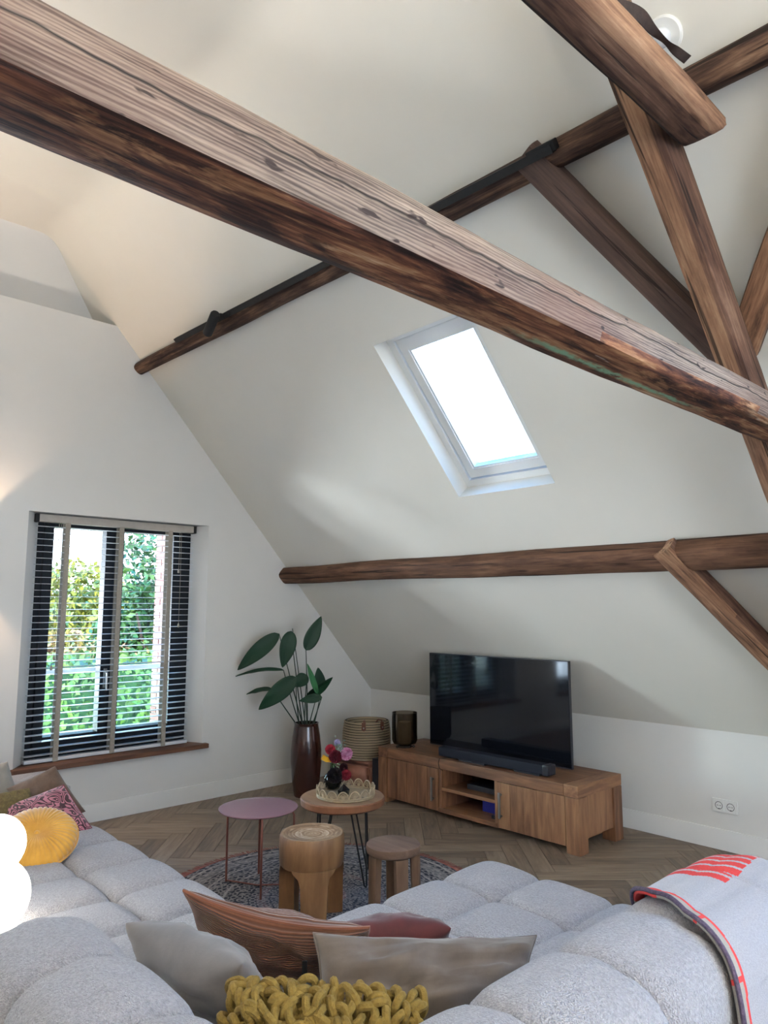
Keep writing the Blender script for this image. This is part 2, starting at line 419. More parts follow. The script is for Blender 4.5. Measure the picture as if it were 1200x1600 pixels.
for mm in range(-12, 13):
    for n_ in range(-90, 91):
        for kind in (0, 1):
            bx, by = n_*PW, n_*PW + mm*2*PL
            if kind == 0: c0 = (bx, by); sz = (PL, PW)
            else: c0 = (bx-PW, by); sz = (PW, PL)
            cc = to_w((c0[0]+sz[0]/2, c0[1]+sz[1]/2))
            if not (-.5 < cc.x < XR+.5 and YF-.5 < cc.y < .5): continue
            g = GAP
            poly = [to_w(q) for q in ((c0[0]+g, c0[1]+g), (c0[0]+sz[0]-g, c0[1]+g), (c0[0]+sz[0]-g, c0[1]+sz[1]-g), (c0[0]+g, c0[1]+sz[1]-g))]
            inside = all(0 <= q.x <= XR and YF <= q.y <= 0 for q in poly)
            visible = cc.x < 4.15 and cc.y > -3.45 and not (cc.x > 3.4 and cc.y < -2.5) and not (cc.x < 1.0 and cc.y < -3.3) and nplank < 290
            if not inside:
                for ax, val, kl in ((0, 0, False), (0, XR, True), (1, YF, False), (1, 0, True)):
                    if poly: poly = clip(poly, ax, val, kl)
                if len(poly) < 3: continue
            ang = R45 + (PI/2 if kind else 0)
            if visible:
                if inside: o = link('plank', PLANK, floor)
                else:
                    b = MB(); Ri = Matrix.Rotation(-ang, 2)
                    lp = [Ri @ (q-cc) for q in poly]
                    b.rings([[V((q.x, q.y, z)) for q in lp] for z in (-.006, 0)])
                    o = b.build('plank', OAKFLOOR, floor)
                o.location = (cc.x, cc.y, 0); o.rotation_euler = (0, 0, ang); nplank += 1
            else: rest.rings([[V((q.x, q.y, z)) for q in poly] for z in (-.006, 0)])
for f in rest.bm.faces: f.smooth = False
tag(rest.build('plank', OAKFLOOR, floor), kind='stuff')

# ------------------------------------------------------------------ gable window, sill, blind
def thin_glass(name, tint, rough=0.0, refl=.5):
    t = NT(name); tr = t.node('ShaderNodeBsdfTransparent', {'Color': col4(tint)}); gl = t.node('ShaderNodeBsdfGlossy', {'Roughness': rough})
    lw = t.node('ShaderNodeFresnel', {'IOR': 1.45}); mx = t.n.new('ShaderNodeMixShader')
    t.l.new(t.math('MULTIPLY', lw.outputs[0], refl), mx.inputs[0]); t.l.new(tr.outputs[0], mx.inputs[1]); t.l.new(gl.outputs[0], mx.inputs[2])
    t.l.new(mx.outputs[0], t.n['Material Output'].inputs['Surface']); return t.m
GLASS = thin_glass('window_glass', (.97, .985, .98)); TINTG = thin_glass('balustrade_glass', (.88, .97, .93))
def gable_window(name, W, full=True):
    y0, y1, z0, z1 = W[0]+SPL, W[1]-SPR, W[2], W[3]; xo, xi = -.25, -.16
    f = MB(); fl, fr_ = .04, .085
    f.b2((xo, y0, z0), (xi, y0+fl, z1), bev=.004); f.b2((xo, y1-fr_, z0), (xi, y1, z1), bev=.004)
    f.b2((xo, y0+fl, z0), (xi, y1-fr_, z0+.07), bev=.004); f.b2((xo, y0+fl, z1-.03), (xi, y1-fr_, z1), bev=.004)
    w_ = struct(f.build(name, BLACKFRAME))
    ym = W[0]+.683
    panes = [(y0+fl+.004, ym-.003), (ym+.003, y1-fr_-.004)]
    for k, (a, b) in enumerate(panes):
        s = MB(); zt, zb = z1-.035, z0+.075; st = .068
        for q in ((a, a+st, zb, zt), (b-st, b, zb, zt)): s.b2((xo+.01, q[0], q[2]), (xi+.012, q[1], q[3]), bev=.004)
        s.b2((xo+.01, a+st, zb), (xi+.012, b-st, zb+.085), bev=.004); s.b2((xo+.01, a+st, zt-.05), (xi+.012, b-st, zt), bev=.004)
        sash = s.build('sash', BLACKFRAME, w_)
        g = MB(); g.b2((-.215, a+st-.005, zb+.08), (-.207, b-st+.005, zt-.045)); g.build('pane', GLASS, sash)
    h = MB(); hy = ym-.035; h.box((xi+.02, hy, .98), (.012, .026, .14), bev=.003); h.tube([(xi+.03, hy, 1.02), (xi+.055, hy, 1.02), (xi+.055, hy, .90)], .009, 8)
    h.build('window_handle', STEEL, w_)
    return w_
gable_window('window_1', W1); gable_window('window_2', W2)
def sill(W):
    m = MB(); m.b2((-.35, W[0], W[2]-.035), (.005, W[1], W[2]))
    m.b2((.0, W[0]-.02, W[2]-.035), (.055, W[1]+.03, W[2]), bev=.005); return struct(m.build('trim_1', SILLWOOD))
sill(W1); sill(W2)
sl = MB(); sl.b2((-.025, -.605, -.0014), (.025, .605, .0014)); SLAT = sl.mesh('slat', SLATM)
def blind(W, label):
    yc = (W[0]+W[1])/2 - .008; x = -.085; hw = .612; ztop = W[3]-.008
    b = thing('venetian_blind', label, 'blind', (x, yc, W[2]))
    Z = lambda z: z - W[2]
    h = MB(); h.b2((-.03, -hw+.01, Z(ztop-.055)), (.03, hw-.01, Z(ztop)), bev=.003); hr = h.build('headrail', mat('headrail_grey', '#a9a39b', '#a09a92', 20, .5), b)
    for sy in (-1, 1):
        e = MB(); e.b2((-.032, sy*hw-.012, Z(ztop-.058)), (.033, sy*hw+.012, Z(ztop+.002)), bev=.003); e.build('end_cap', BLACKMETAL, hr)
    n = 36; z0 = W[2]+.055; z1 = ztop-.085
    for i in range(n):
        z = z0+(z1-z0)*i/(n-1)
        s = link('slat', SLAT, b, (0, 0, Z(z)))
        s.rotation_euler = (0, math.radians(1.5 if i != 13 else -13), math.radians(random.uniform(-.1, .1)))
    r = MB(); r.b2((-.026, -.605, Z(W[2]+.006)), (.026, .605, Z(W[2]+.03)), bev=.004); r.build('bottom_rail', SLATM, b)
    for ty in (-.40, .0, .40):
        t = MB()
        for xx in (-.029, .029): t.b2((xx-.001, ty-.018, Z(W[2]+.004)), (xx+.001, ty+.018, Z(ztop-.05)))
        t.build('ladder_tape', GREYTAPE, b)
    for ty, zl in ((.49, 1.35), (.475, 1.78), (-.45, 1.14), (-.465, 1.07)):
        c = MB(); c.tube([(.036, ty, Z(ztop-.05)), (.037, ty+.002, Z((ztop+zl)/2)), (.036, ty, Z(zl))], .0015, 5)
        cd_ = c.build('cord', GREYTAPE, b)
        t = MB(); t.lathe([(.002, .03), (.007, .02), (.009, 0), (.003, -.004)], 10, (.036, ty, Z(zl))); t.build('cord_tassel', GREYTAPE, cd_)
    return b
blind(W1, 'pale slatted venetian blind with grey ladder tapes in the black framed window')
blind(W2, 'pale slatted venetian blind in the second gable window, left of the view')

# skylight
fr = MB()
def sbar(m, x0, x1, s0, s1, o0, o1):
    m.rings([[SL(x0, s0, o), SL(x1, s0, o), SL(x1, s1, o), SL(x0, s1, o)] for o in (o0, o1)])
def sframe(x0, x1, s0, s1, w, o0, o1, wt=None, wb=None):
    m = MB(); wt = wt or w; wb = wb or w
    sbar(m, x0, x0+w, s0, s1, o0, o1); sbar(m, x1-w, x1, s0, s1, o0, o1)
    sbar(m, x0+w, x1-w, s0, s0+wb, o0, o1); sbar(m, x0+w, x1-w, s1-wt, s1, o0, o1)
    for f in m.bm.faces: f.smooth = False
    return m
sk = struct(sframe(SKX0-.01, SKX1+.01, SKS0-.01, SKS1+.01, .055, -.112, -.26).build('window_3', PAINTW))
sa2 = sframe(SKX0+.055, SKX1-.055, SKS0+.055, SKS1-.05, .055, -.122, -.20, wt=.075, wb=.06).build('sash', PAINTW, sk)
g3 = sframe(SKX0+.11, SKX1-.11, SKS0+.115, SKS1-.125, .012, -.130, -.16).build('bead', PAINTW, sa2)
gg = MB(); sbar(gg, SKX0+.108, SKX1-.108, SKS0+.11, SKS1-.12, -.136, -.144)
for f in gg.bm.faces: f.smooth = False
gg.build('pane', GLASS, sa2)
struct(sframe(RWX[0]-.01, RWX[1]+.01, RWS[0]-.01, RWS[1]+.01, .06, -.125, -.24).build('added_window_4', PAINTW))  # unseen roof window frame, added to go with the roof lamp
hb = MB(); sbar(hb, SKX0+.05, SKX1-.05, SKS1-.040, SKS1-.012, -.085, -.115)
hb.build('ventilation_bar', PAINTW, sk)

# ------------------------------------------------------------------ roof timbers
def beam(name, label, P0, P1, up, w_, h_, mats, seed=1, n=26, corner=.25, wav=.02, facemat=None, end_round=0, taper=(1, 1), cat='beam'):
    """w_ across, h_ along `up`; local X runs along the beam"""
    P0, P1 = V(P0), V(P1); X = (P1-P0); L = X.length; X.normalize()
    Zv = (V(up)-X*V(up).dot(X)).normalized(); Yv = Zv.cross(X)
    m = MB(); K = 20
    prof = []
    for k in range(K):
        a = 2*PI*(k+.5)/K; c, s = math.cos(a), math.sin(a); e = 1-corner*.9
        r = (abs(c)**(2/max(.12, 1-e+.12)) + abs(s)**(2/max(.12, 1-e+.12)))
        p_ = 2+8*(1-corner)**2
        r = (abs(c)**p_+abs(s)**p_)**(-1/p_)
        prof.append((r*c*w_/2, r*s*h_/2, a))
    rs = []
    for i in range(n+1):
        t = i/n if not end_round else 1-(1-i/n)**2.2
        x = -L/2+L*t; q = taper[0]+(taper[1]-taper[0])*t; xo = 0
        if end_round:
            e = min(1, (1-t)*L/end_round); q2 = math.sqrt(max(.02, 1-(1-e)**2)); 
        else: q2 = 1
        ring = []
        wy = noise.noise(V((t*L*.9+seed*7.3, seed, 0)))*wav*.6; wz = noise.noise(V((t*L*.9, seed*3.1, 5)))*wav*.6
        for y, z, a in prof:
            nn = 1+noise.noise(V((x*1.3+seed*5, math.cos(a)*1.2, math.sin(a)*1.2)))*wav*5 + noise.noise(V((x*6+seed, math.cos(a)*3, math.sin(a)*3)))*wav*1.5
            zz = z*nn*q
            if end_round: zz = zz if z > 0 else zz*q2 + 0
            ring.append(V((x, y*nn*q+wy, zz+wz)))
        rs.append(ring)
    m.rings(rs)
    if facemat:
        for f in m.bm.faces:
            c = f.calc_center_median(); f.material_index = facemat(c.y/(w_/2), c.z/(h_/2))
    o = m.build(name, mats, sharp=55)
    o.matrix_world = Matrix((( X.x, Yv.x, Zv.x, 0), (X.y, Yv.y, Zv.y, 0), (X.z, Yv.z, Zv.z, 0), (0, 0, 0, 1)))
    o.location = (P0+P1)/2
    return tag(o, label, cat)
# tie beam: local X points to +y -> local Y (left of X with Z up) points to -x
beam('tie_beam', 'big weathered tie beam with green paint streak crossing the room above the sofa', (4.365, -6.4, 2.207), (4.365, -1.40, 2.207), (0, 0, 1), .165, .118,
     [TIED, TIEG], 3, 60, .35, .016, facemat=lambda y, z: 1 if (y < -.55 and z > -.72) or z > .8 else 0)
beam('collar_beam', 'upper brown collar beam with rounded end lapping the rafter', (4.392, -4.8, 3.125), (4.392, -2.40, 3.125), (0, 0, 1), .14, .095, [RAFTD, RAFT], 5, 40, .4, .016,
     facemat=lambda y, z: 1 if y < -.55 else 0, end_round=.10)
nrm = V((0, -SA, -CA))
beam('rafter', 'sloping brown principal rafter running down the slope at right', SL(4.25, -.20, .205), SL(4.25, 4.62, .205), nrm, .112, .165, [RAFT, RAFTD], 8, 40, .25, .016,
     facemat=lambda y, z: 1 if y < -.6 or (y < -.2 and z > 0 and False) else 0)
beam('purlin', 'dark upper purlin carrying the black track light rail', SL(-.02, 3.60, .045), SL(6.2, 3.525, .045), nrm, .112, .112, PURL, 11, 60, .75, .02, taper=(.86, 1.12))
beam('purlin', 'lower brown purlin on the slope above the television', SL(-.02, 1.475, .05), SL(6.2, 1.455, .05), nrm, .142, .125, PURL2, 14, 60, .55, .018, taper=(.9, 1.22))
beam('brace', 'grey-brown brace from upper purlin down to the rafter', SL(3.70, s_of(-2.42), .07), SL(4.2, s_of(-1.65), .07), nrm, .118, .09, BRACED, 17, 20, .2, .01)
beam('brace', 'brown brace below the lower purlin at the right edge', SL(3.53, s_of(-1.03), .075), SL(4.10, s_of(-.13), .075), nrm, .112, .11, [RAFT, RAFTD], 19, 20, .25, .016,
     facemat=lambda y, z: 1 if abs(y) > .6 and z < .7 else 0)
beam('brace', 'pale brown brace rising to the right from the rafter', SL(4.24, s_of(-1.70), .085), SL(5.05, s_of(-2.5), .085), nrm, .125, .10, RAFT, 23, 20, .25, .016)
# twisted iron strap
def crm(pts, k=6):
    P = [pts[0]]+list(pts)+[pts[-1]]; out = []
    for i in range(1, len(P)-2):
        for j in range(k):
            t = j/k; a, b, c, d = P[i-1:i+3]
            out.append(tuple(.5*((2*b[q])+(-a[q]+c[q])*t+(2*a[q]-5*b[q]+4*c[q]-d[q])*t*t+(-a[q]+3*b[q]-3*c[q]+d[q])*t**3) for q in range(len(b))))
    return out+[tuple(pts[-1])]
m = MB(); STR = [(955, 10), (978, 14), (1002, 26), (1020, 48), (1040, 66), (1056, 80), (1074, 94)]
rs = []
WDS = [.020, .021, .019, .013, .008, .013, .014]; TWS = [20, 20, 30, 55, 85, 60, 55]
for i, (px, py, wd, tw) in enumerate(crm([(a[0], a[1], b, c) for a, b, c in zip(STR, WDS, TWS)])):
    P = on_slope(px, py, .30-.19*(i/36)**.9); tw = math.radians(tw)
    d = (RT*math.sin(tw)*.7+UP*.9*math.cos(tw)-FW*math.sin(tw)*.6).normalized()
    rs.append([P+d*wd, P+d*wd-FW*.004, P-d*wd-FW*.004, P-d*wd])
m.rings(rs); m.build('iron_strap', mat('rusty_iron', '#3b2a24', '#221815', 30, .7, .4, 120))
tag(bpy.data.objects['iron_strap'], 'twisted dark iron strap tying rafter to upper purlin', 'strap')
# round white detector on the slope
P = on_slope(1037, 57, 0); Rn = V((0, 0, 1)).rotation_difference(nrm).to_matrix()
d = thing('smoke_detector', 'round white detector on the ceiling beside the upper purlin', 'detector', P)
m = MB(); m.lathe([(.066, 0), (.066, .010), (.060, .016), (.03, .018)], 40, R=Rn); m.build('base_plate', WHITEPLASTIC, d)
m = MB(); m.lathe([(.03, .016), (.034, .03), (.03, .045), (.016, .055)], 28, R=Rn); m.build('dome', mat('frosted_dome', '#cfd2d6', None, rough=.15), d)

# track light on the upper purlin
A, B = on_slope(276, 529, .108), on_slope(864, 226, .108)
tr = thing('track_light', 'black ceiling track with one spotlight along the upper purlin', 'track light', (A+B)/2)
tr_c = (A+B)/2; dx = (B-A).normalized(); L_ = (B-A).length
Rt = Matrix((dx, (nrm.cross(dx)).normalized(), nrm)).transposed()
m = MB(); m.box((0, 0, -.012), (L_, .034, .036), R=Rt)
m.build('rail', BLACKMETAL, tr)
m = MB(); m.box(Rt @ V((0, -.004, .008)), (L_-.06, .005, .003), R=Rt); m.build('conductor_strip', mat('track_strip', '#77746f', None, rough=.4, metal=.6), tr)
m = MB(); m.box(Rt @ V((L_/2-.05, 0, .002)), (.13, .04, .038), R=Rt, bev=.004); m.build('power_feed', BLACKMETAL, tr)
m = MB(); hd0, hd1 = on_slope(337, 490, .20), on_slope(324, 521, .22)
j = on_slope(352, 492, .135)
m.box(j-tr_c, (.10, .03, .03), R=Rt, bev=.003); m.tube([j-tr_c, (j+hd0)/2-tr_c, hd0.lerp(hd1, .35)-tr_c], .008, 8); m.build('spotlight_arm', BLACKMETAL, tr)
m = MB(); ax = (hd1-hd0).normalized()
m.tube([hd0-tr_c, hd0+ax*.01-tr_c, hd1-ax*.004-tr_c, hd1-tr_c], [.026, .031, .031, .029], 24); m.build('spotlight_head', BLACKMETAL, tr)

# ------------------------------------------------------------------ garden outside
LEAFG = lambda n, a, b, c: (lambda t: (t.set(base=t.ramp(t.noise(t.mapping((1, 1, 1)), 3.0, 3, .6), [(.3, a), (.5, b), (.7, c)]), rough=.6), t.m)[1])(NT(n))
LG = LEAFG('leaf_yellow_green', '#45521a', '#7c7d2a', '#a8963a'); LD = LEAFG('leaf_green', '#142e16', '#2a5222', '#55742e')
LO = LEAFG('leaf_autumn', '#5a5226', '#8d7a38', '#a06c46'); HEDGE = LEAFG('hedge_leaf', '#28401a', '#456626', '#6c8a36')
BARK = mat('bark', '#4a3a2c', '#2e241c', 20, .9, .4, 40)
LAWN = mat('lawn', '#324d20', '#223f18', 3, .9, .3, 60)
m = MB(); m.b2((-60, -40, -3.2), (-.8, 50, -3.0)); struct(m.build('ground', LAWN))
def leaves(m, n, centre, rad, size, rng):
    for _ in range(n):
        while True:
            p = V((rng.uniform(-1, 1), rng.uniform(-1, 1), rng.uniform(-1, 1)))
            if p.length < 1: break
        p = p*(.75+.25/max(.4, p.length)); c = V(centre)+V((p.x*rad[0], p.y*rad[1], p.z*rad[2]))
        a = V((rng.gauss(0, 1), rng.gauss(0, 1), rng.gauss(0, 1))).normalized(); b = a.cross(V((rng.gauss(0, 1), rng.gauss(0, 1), rng.gauss(0, 1)))).normalized()
        s = size*rng.uniform(.6, 1.4); q = [m.bm.verts.new(c+a*s), m.bm.verts.new(c+b*s*.5), m.bm.verts.new(c-a*s), m.bm.verts.new(c-b*s*.5)]
        m._f(q, False)
def tree(loc, h, rad, mt, label, seed, n=9000, size=.085, cat='tree', name='tree'):
    rng = random.Random(seed); t = thing(name, label, cat, loc)
    m = MB(); m.tube([(0, 0, 0), (.05, .04, h*.35), (-.05, .02, h*.6)], .16, 8, .05)
    for k in range(5):
        a = k*1.3; m.tube([(0, 0, h*.4), (math.cos(a)*rad*.5, math.sin(a)*rad*.5, h*.7)], .05, 6, .02)
    m.build('trunk', BARK, t)
    m = MB()
    for k in range(7):
        c = (rng.uniform(-.45, .45)*rad, rng.uniform(-.45, .45)*rad, h*rng.uniform(.45, .85)); rr = rad*rng.uniform(.45, .7)
        leaves(m, n//7, c, (rr, rr, rr*.8), size, rng)
    tag(m.build('crown', mt, t, sharp=0), kind='stuff')
def gpt(px, py, x): return on_x(px, py, x)
def gtree(px, X, top_py, rad, mt, label, seed, **k):
    p = gpt(px, top_py, X); tree((p.x, p.y, -3.0), p.z+3.0, rad, mt, label, seed, **k)
gtree(85, -9, 905, 1.9, LG, 'yellow-green bushy tree seen through the left sash', 1)
gtree(140, -11, 880, 2.0, LG, 'tall yellow-green tree beside the window mullion', 2)
gtree(215, -13, 905, 2.3, LD, 'green tree behind the right sash, below the sky', 3)
gtree(262, -7, 795, 1.5, LD, 'tall dark green tree beside the brick pier', 4, n=6000, size=.07)
gtree(175, -16, 930, 3.0, LD, 'wide green tree far behind the garden', 5)
gtree(110, -6.9, 962, .95, LO, 'low orange-tinted shrub above the hedge at left', 6, n=5000, size=.055, cat='shrub', name='shrub')
gtree(218, -7.2, 952, 1.0, LO, 'pale straw-coloured shrub above the hedge at right', 7, n=5000, size=.055, cat='shrub', name='shrub')
hd = thing('hedge', 'clipped green hedge along the garden below the window', 'hedge', (-4.6, 1.0, -3.0))
rng = random.Random(9); m = MB()
m.box((0, 0, 1.9), (1.2, 16, 3.75)); m.build('hedge_core', mat('hedge_core', '#143018', '#1e4a22', 4, .9), hd)
m = MB()
for _ in range(9000):
    side = rng.random(); y = rng.uniform(-6, 5)
    c = V((.62+rng.uniform(-.05, .08), y, rng.uniform(1.6, 3.8))) if side < .75 else V((rng.uniform(-.6, .6), y, 3.78+rng.uniform(-.05, .1)))
    a = V((rng.gauss(0, .6), rng.gauss(0, 1), rng.gauss(0, 1))).normalized(); b = a.cross(V((1, rng.gauss(0, .5), rng.gauss(0, .5)))).normalized()
    s = rng.uniform(.035, .075); m._f([m.bm.verts.new(c+a*s), m.bm.verts.new(c+b*s*.6), m.bm.verts.new(c-a*s), m.bm.verts.new(c-b*s*.6)], False)
tag(m.build('hedge_leaves', HEDGE, hd, sharp=0), kind='stuff')
# glass balustrade outside the window
bl = thing('glass_balustrade', 'tinted glass balustrade with pale top rail outside the window', 'balustrade', (-.45, -2.5, -.1))
m = MB(); m.b2((-.006, -.72, .12), (.006, .72, 1.11)); m.build('glass_panel', TINTG, bl)
m = MB(); m.b2((-.02, -.74, 1.11), (.02, .74, 1.14), bev=.004); m.build('top_rail', mat('rail_white', '#d4d6d8', None, rough=.4), bl)
for sy in (-.71, .71):
    m = MB(); m.b2((-.02, sy-.02, 0), (.02, sy+.02, 1.11)); m.build('post', mat('rail_white2', '#c8cacd', None, rough=.4), bl)
m = MB(); m.b2((-.75, -3.6, -.3), (-.35, -1.0, -.1)); struct(m.build('balcony_slab', mat('concrete', '#5d5a57', '#676461', 8, .9)))
# brick pier
bp = thing('brick_pier', 'pinkish brick pier of the house beside the window', 'pier', (-1.2, -1.50, -.1))
m = MB(); m.b2((-.11, -.11, 0), (.11, .11, 2.9)); m.build('mortar', mat('mortar', '#6a615b', '#5e5651', 30, .9), bp)
BR = NT('brick'); oi = BR.node('ShaderNodeObjectInfo'); BR.set(base=BR.ramp(oi.outputs['Random'], [(0, '#6b4239'), (.5, '#80594f'), (1, '#8c6c62')]), rough=.85); BR = BR.m
b_ = MB(); b_.box((0, 0, 0), (.236, .111, .052)); BK = b_.mesh('brick', BR)
b_ = MB(); b_.box((0, 0, 0), (.111, .236, .052)); BK2 = b_.mesh('brick', BR)
for i in range(46):
    for k in (-1, 1):
        if i % 2: o = link('brick', BK, bp, (0, k*.0625, .03+i*.0625))
        else: o = link('brick', BK2, bp, (k*.0625, 0, .03+i*.0625))

# ------------------------------------------------------------------ sofa
sofa = thing('sectional_sofa', 'large off-white boucle corner sofa with quilted square pads', 'sofa', (3.4, -3.4, 0))
SO = V((3.4, -3.4, 0))
ZS = .425
def seat_pad(x0, x1, y0, y1, outer=(0, 0, 0, 0), zt=ZS, zb=.17):
    """outer: x0,x1,y0,y1 edges that roll over softly"""
    n = 20; g = .0015
    def P(i, j):
        u = -1+2*i/n; v = -1+2*j/n
        # cluster samples towards the edges
        u = math.copysign(1-(1-abs(u))**1.6, u); v = math.copysign(1-(1-abs(v))**1.6, v)
        d = .026*(abs(u)**9+abs(v)**9) + .016*(u*u+v*v)*.5
        for fl, q in ((outer[0], -u), (outer[1], u), (outer[2], -v), (outer[3], v)):
            if fl and q > .3: d += .042*((q-.3)/.7)**4.0
        x = (x0+x1)/2+u*((x1-x0)/2-g); y = (y0+y1)/2+v*((y1-y0)/2-g)
        w_ = noise.noise(V((x*5, y*5, 2)))*.004
        return V((x, y, zt-d+w_))-SO
    m = MB(); Lv = [[m.bm.verts.new(P(i, j)) for j in range(n+1)] for i in range(n+1)]
    for i in range(n):
        for j in range(n): m._f([Lv[i][j], Lv[i+1][j], Lv[i+1][j+1], Lv[i][j+1]])
    border = [Lv[i][0] for i in range(n)]+[Lv[n][j] for j in range(n)]+[Lv[i][n] for i in range(n, 0, -1)]+[Lv[0][j] for j in range(n, 0, -1)]
    bots = []
    for k, (vv) in enumerate(border):
        c = vv.co; bots.append(m.bm.verts.new((c.x, c.y, zb)))
    N = len(border)
    for k in range(N): m._f([border[k], border[(k+1) % N], bots[(k+1) % N], bots[k]])
    m._f(bots)
    return m.build('seat_pad', BOUCLE, sofa, sharp=75)
XL = [1.12, 1.475, 1.81, 2.145, 2.475, 2.805, 3.165]
YL = [-3.885, -3.55, -3.205]
for i in range(6):
    for j in range(2): seat_pad(XL[i], XL[i+1], YL[j], YL[j+1], (0, 0, 1 if j == 0 and i < 5 else 0, 1 if j == 1 and i < 6 else 0))
XRr = [3.165, 3.475, 3.805, 4.15]
YR = [-3.885, -3.55, -3.18, -2.832, -2.495, -2.145]
for i in range(3):
    for j in range(5): seat_pad(XRr[i], XRr[i+1], YR[j], YR[j+1], (1 if i == 0 and j >= 2 else 0, 0, 0, 1 if j == 4 else 0))
# bases and feet
m = MB(); m.b2((.75, -3.86, .05), (3.25, -3.23, .17)); m.b2((3.19, -4.2, .05), (4.45, -2.19, .17))
for v in m.bm.verts: v.co -= SO
m.build('base', mat('sofa_base', '#8f8b88', '#7d7976', 100, .9), sofa)
for (x, y) in ((.85, -3.75), (.85, -3.32), (2.9, -3.3), (3.28, -2.28), (4.35, -2.28), (4.35, -4.1), (3.28, -4.1)):
    m = MB(); m.lathe([(.022, 0), (.026, .05)], 12, V((x, y, 0))-SO); m.build('foot', BLACKMETAL, sofa)
# backs: profile swept, pinched at the seams
BW0, BW1, ZBK = 4.155, 4.535, .685
def prof(t):
    """t 0..1 from inner foot over the top to outer foot -> (across 0..1 of width, z, normal)"""
    r = .13; W = BW1-BW0; zi, zo = .36, .10; h1 = ZBK-r-zi; h2 = ZBK-r-zo
    a1 = PI/2*r; flat = W-2*r; Ls = [h1, a1, flat, a1, h2]; T = sum(Ls); s = t*T
    if s < Ls[0]: return 0, zi+s, (-1, 0)
    s -= Ls[0]
    if s < a1: a = s/r; return r-r*math.cos(a), ZBK-r+r*math.sin(a), (-math.cos(a), math.sin(a))
    s -= a1
    if s < flat:
        return r+s, ZBK+.012*math.sin(PI*s/flat), (0, 1)
    s -= flat
    if s < a1: a = PI/2-s/r; return W-r+r*math.cos(a), ZBK-r+r*math.sin(a), (math.cos(a), math.sin(a))
    s -= a1
    return W, ZBK-r-s, (1, 0)
def back_pt(t, v, v0, v1, e0, e1, axis, off=0):
    """v along the back between seams v0,v1; e0/e1 soft outer ends"""
    w_, z, nn = prof(t); q = -1+2*(v-v0)/(v1-v0)
    d = .028*abs(q)**8 + .007*q*q
    if e1 and q > 0: d += .095*q**3.2
    if e0 and q < 0: d += .095*(-q)**3.2
    d -= off
    wv = noise.noise(V((v*4, t*5, 1)))*.006
    w_ -= nn[0]*(d+wv); z -= nn[1]*(d+wv)
    if axis == 'y': return V((BW0+w_, v, z))
    return V((v, -3.905-w_*.93, z))          # left back: inner face at y=-3.905
def back_pad(v0, v1, axis, e0=0, e1=0):
    m = MB(); nt_, nv = 34, 16; rs = []
    for j in range(nv+1):
        u = -1+2*j/nv; u = math.copysign(1-(1-abs(u))**1.6, u); v = (v0+v1)/2+u*((v1-v0)/2-.001)
        rs.append([back_pt(i/nt_, v, v0, v1, e0, e1, axis)-SO for i in range(nt_+1)])
    m.rings(rs); return m.build('back_pad', BOUCLE, sofa, sharp=75)
YB = [-3.885, -3.50, -3.165, -2.832, -2.495, -2.145]
for a, b in zip(YB, YB[1:]): back_pad(a, b, 'y', 0, 1 if b == YB[-1] else 0)
XBk = [3.115, 3.49, 3.83, 4.15]
for a, b in zip(XBk, XBk[1:]): back_pad(a, b, 'x', 1 if a == XBk[0] else 0, 0)
m = MB()      # corner block
def PC(u, v):
    a, b = -1+2*u, -1+2*v; d = .03*(abs(a)**6+abs(b)**6)
    return V(((4.15+4.535)/2+a*.192, -4.075+b*.188, ZBK-d))-SO
m.grid(PC, 14, 14)
ed = [e for e in m.bm.edges if len(e.link_faces) == 1]
r = bmesh.ops.extrude_edge_only(m.bm, edges=ed)
for v in r['geom']:
    if isinstance(v, bmesh.types.BMVert): v.co.z = .1
m.build('back_pad', BOUCLE, sofa, sharp=75)
# low arm at the window end
m = MB(); m.b2((.75, -3.86, .1), (1.10, -3.20, .565), bev=.0)
bmesh.ops.bevel(m.bm, geom=list(m.bm.edges), offset=.055, segments=5, affect='EDGES')
for v in m.bm.verts: v.co -= SO
for f in m.bm.faces: f.smooth = True
m.build('armrest', BOUCLE, sofa, sharp=0)

# ------------------------------------------------------------------ blanket over the right back
BL0 = NT('blanket_pale'); _m = BL0.mapping(); BL0.set(base=BL0.ramp(BL0.noise(_m, 260, 3, .7), [(.3, '#8f8b8d'), (.7, '#aca8a9')]), rough=.95, sheen=.3); BL0.bump(BL0.noise(_m, 330, 2, .6), .5, .003); BL0 = BL0.m
BLB = mat('blanket_reverse_cream', '#aaa195', '#999085', 300, .95, .5, 300, .003)
BLR = mat('blanket_red', '#e0453f', '#c93a36', 260, .9, .4, 300, .003)
BLP = mat('binding_purple', '#5f5266', '#3d3243', 120, .9, .5, 200, .004)
YEND, YJ = -2.145, -2.495
def near_edge(t):      # y of the near edge along the profile
    pts = [(0.0, -2.52), (.16, -2.60), (.30, -2.78), (.44, -2.86), (.58, -2.925), (.72, -2.945), (1.0, -2.95)]
    for (a, ya), (b, yb) in zip(pts, pts[1:]):
        if t <= b: return ya+(yb-ya)*(t-a)/(b-a)
    return pts[-1][1]
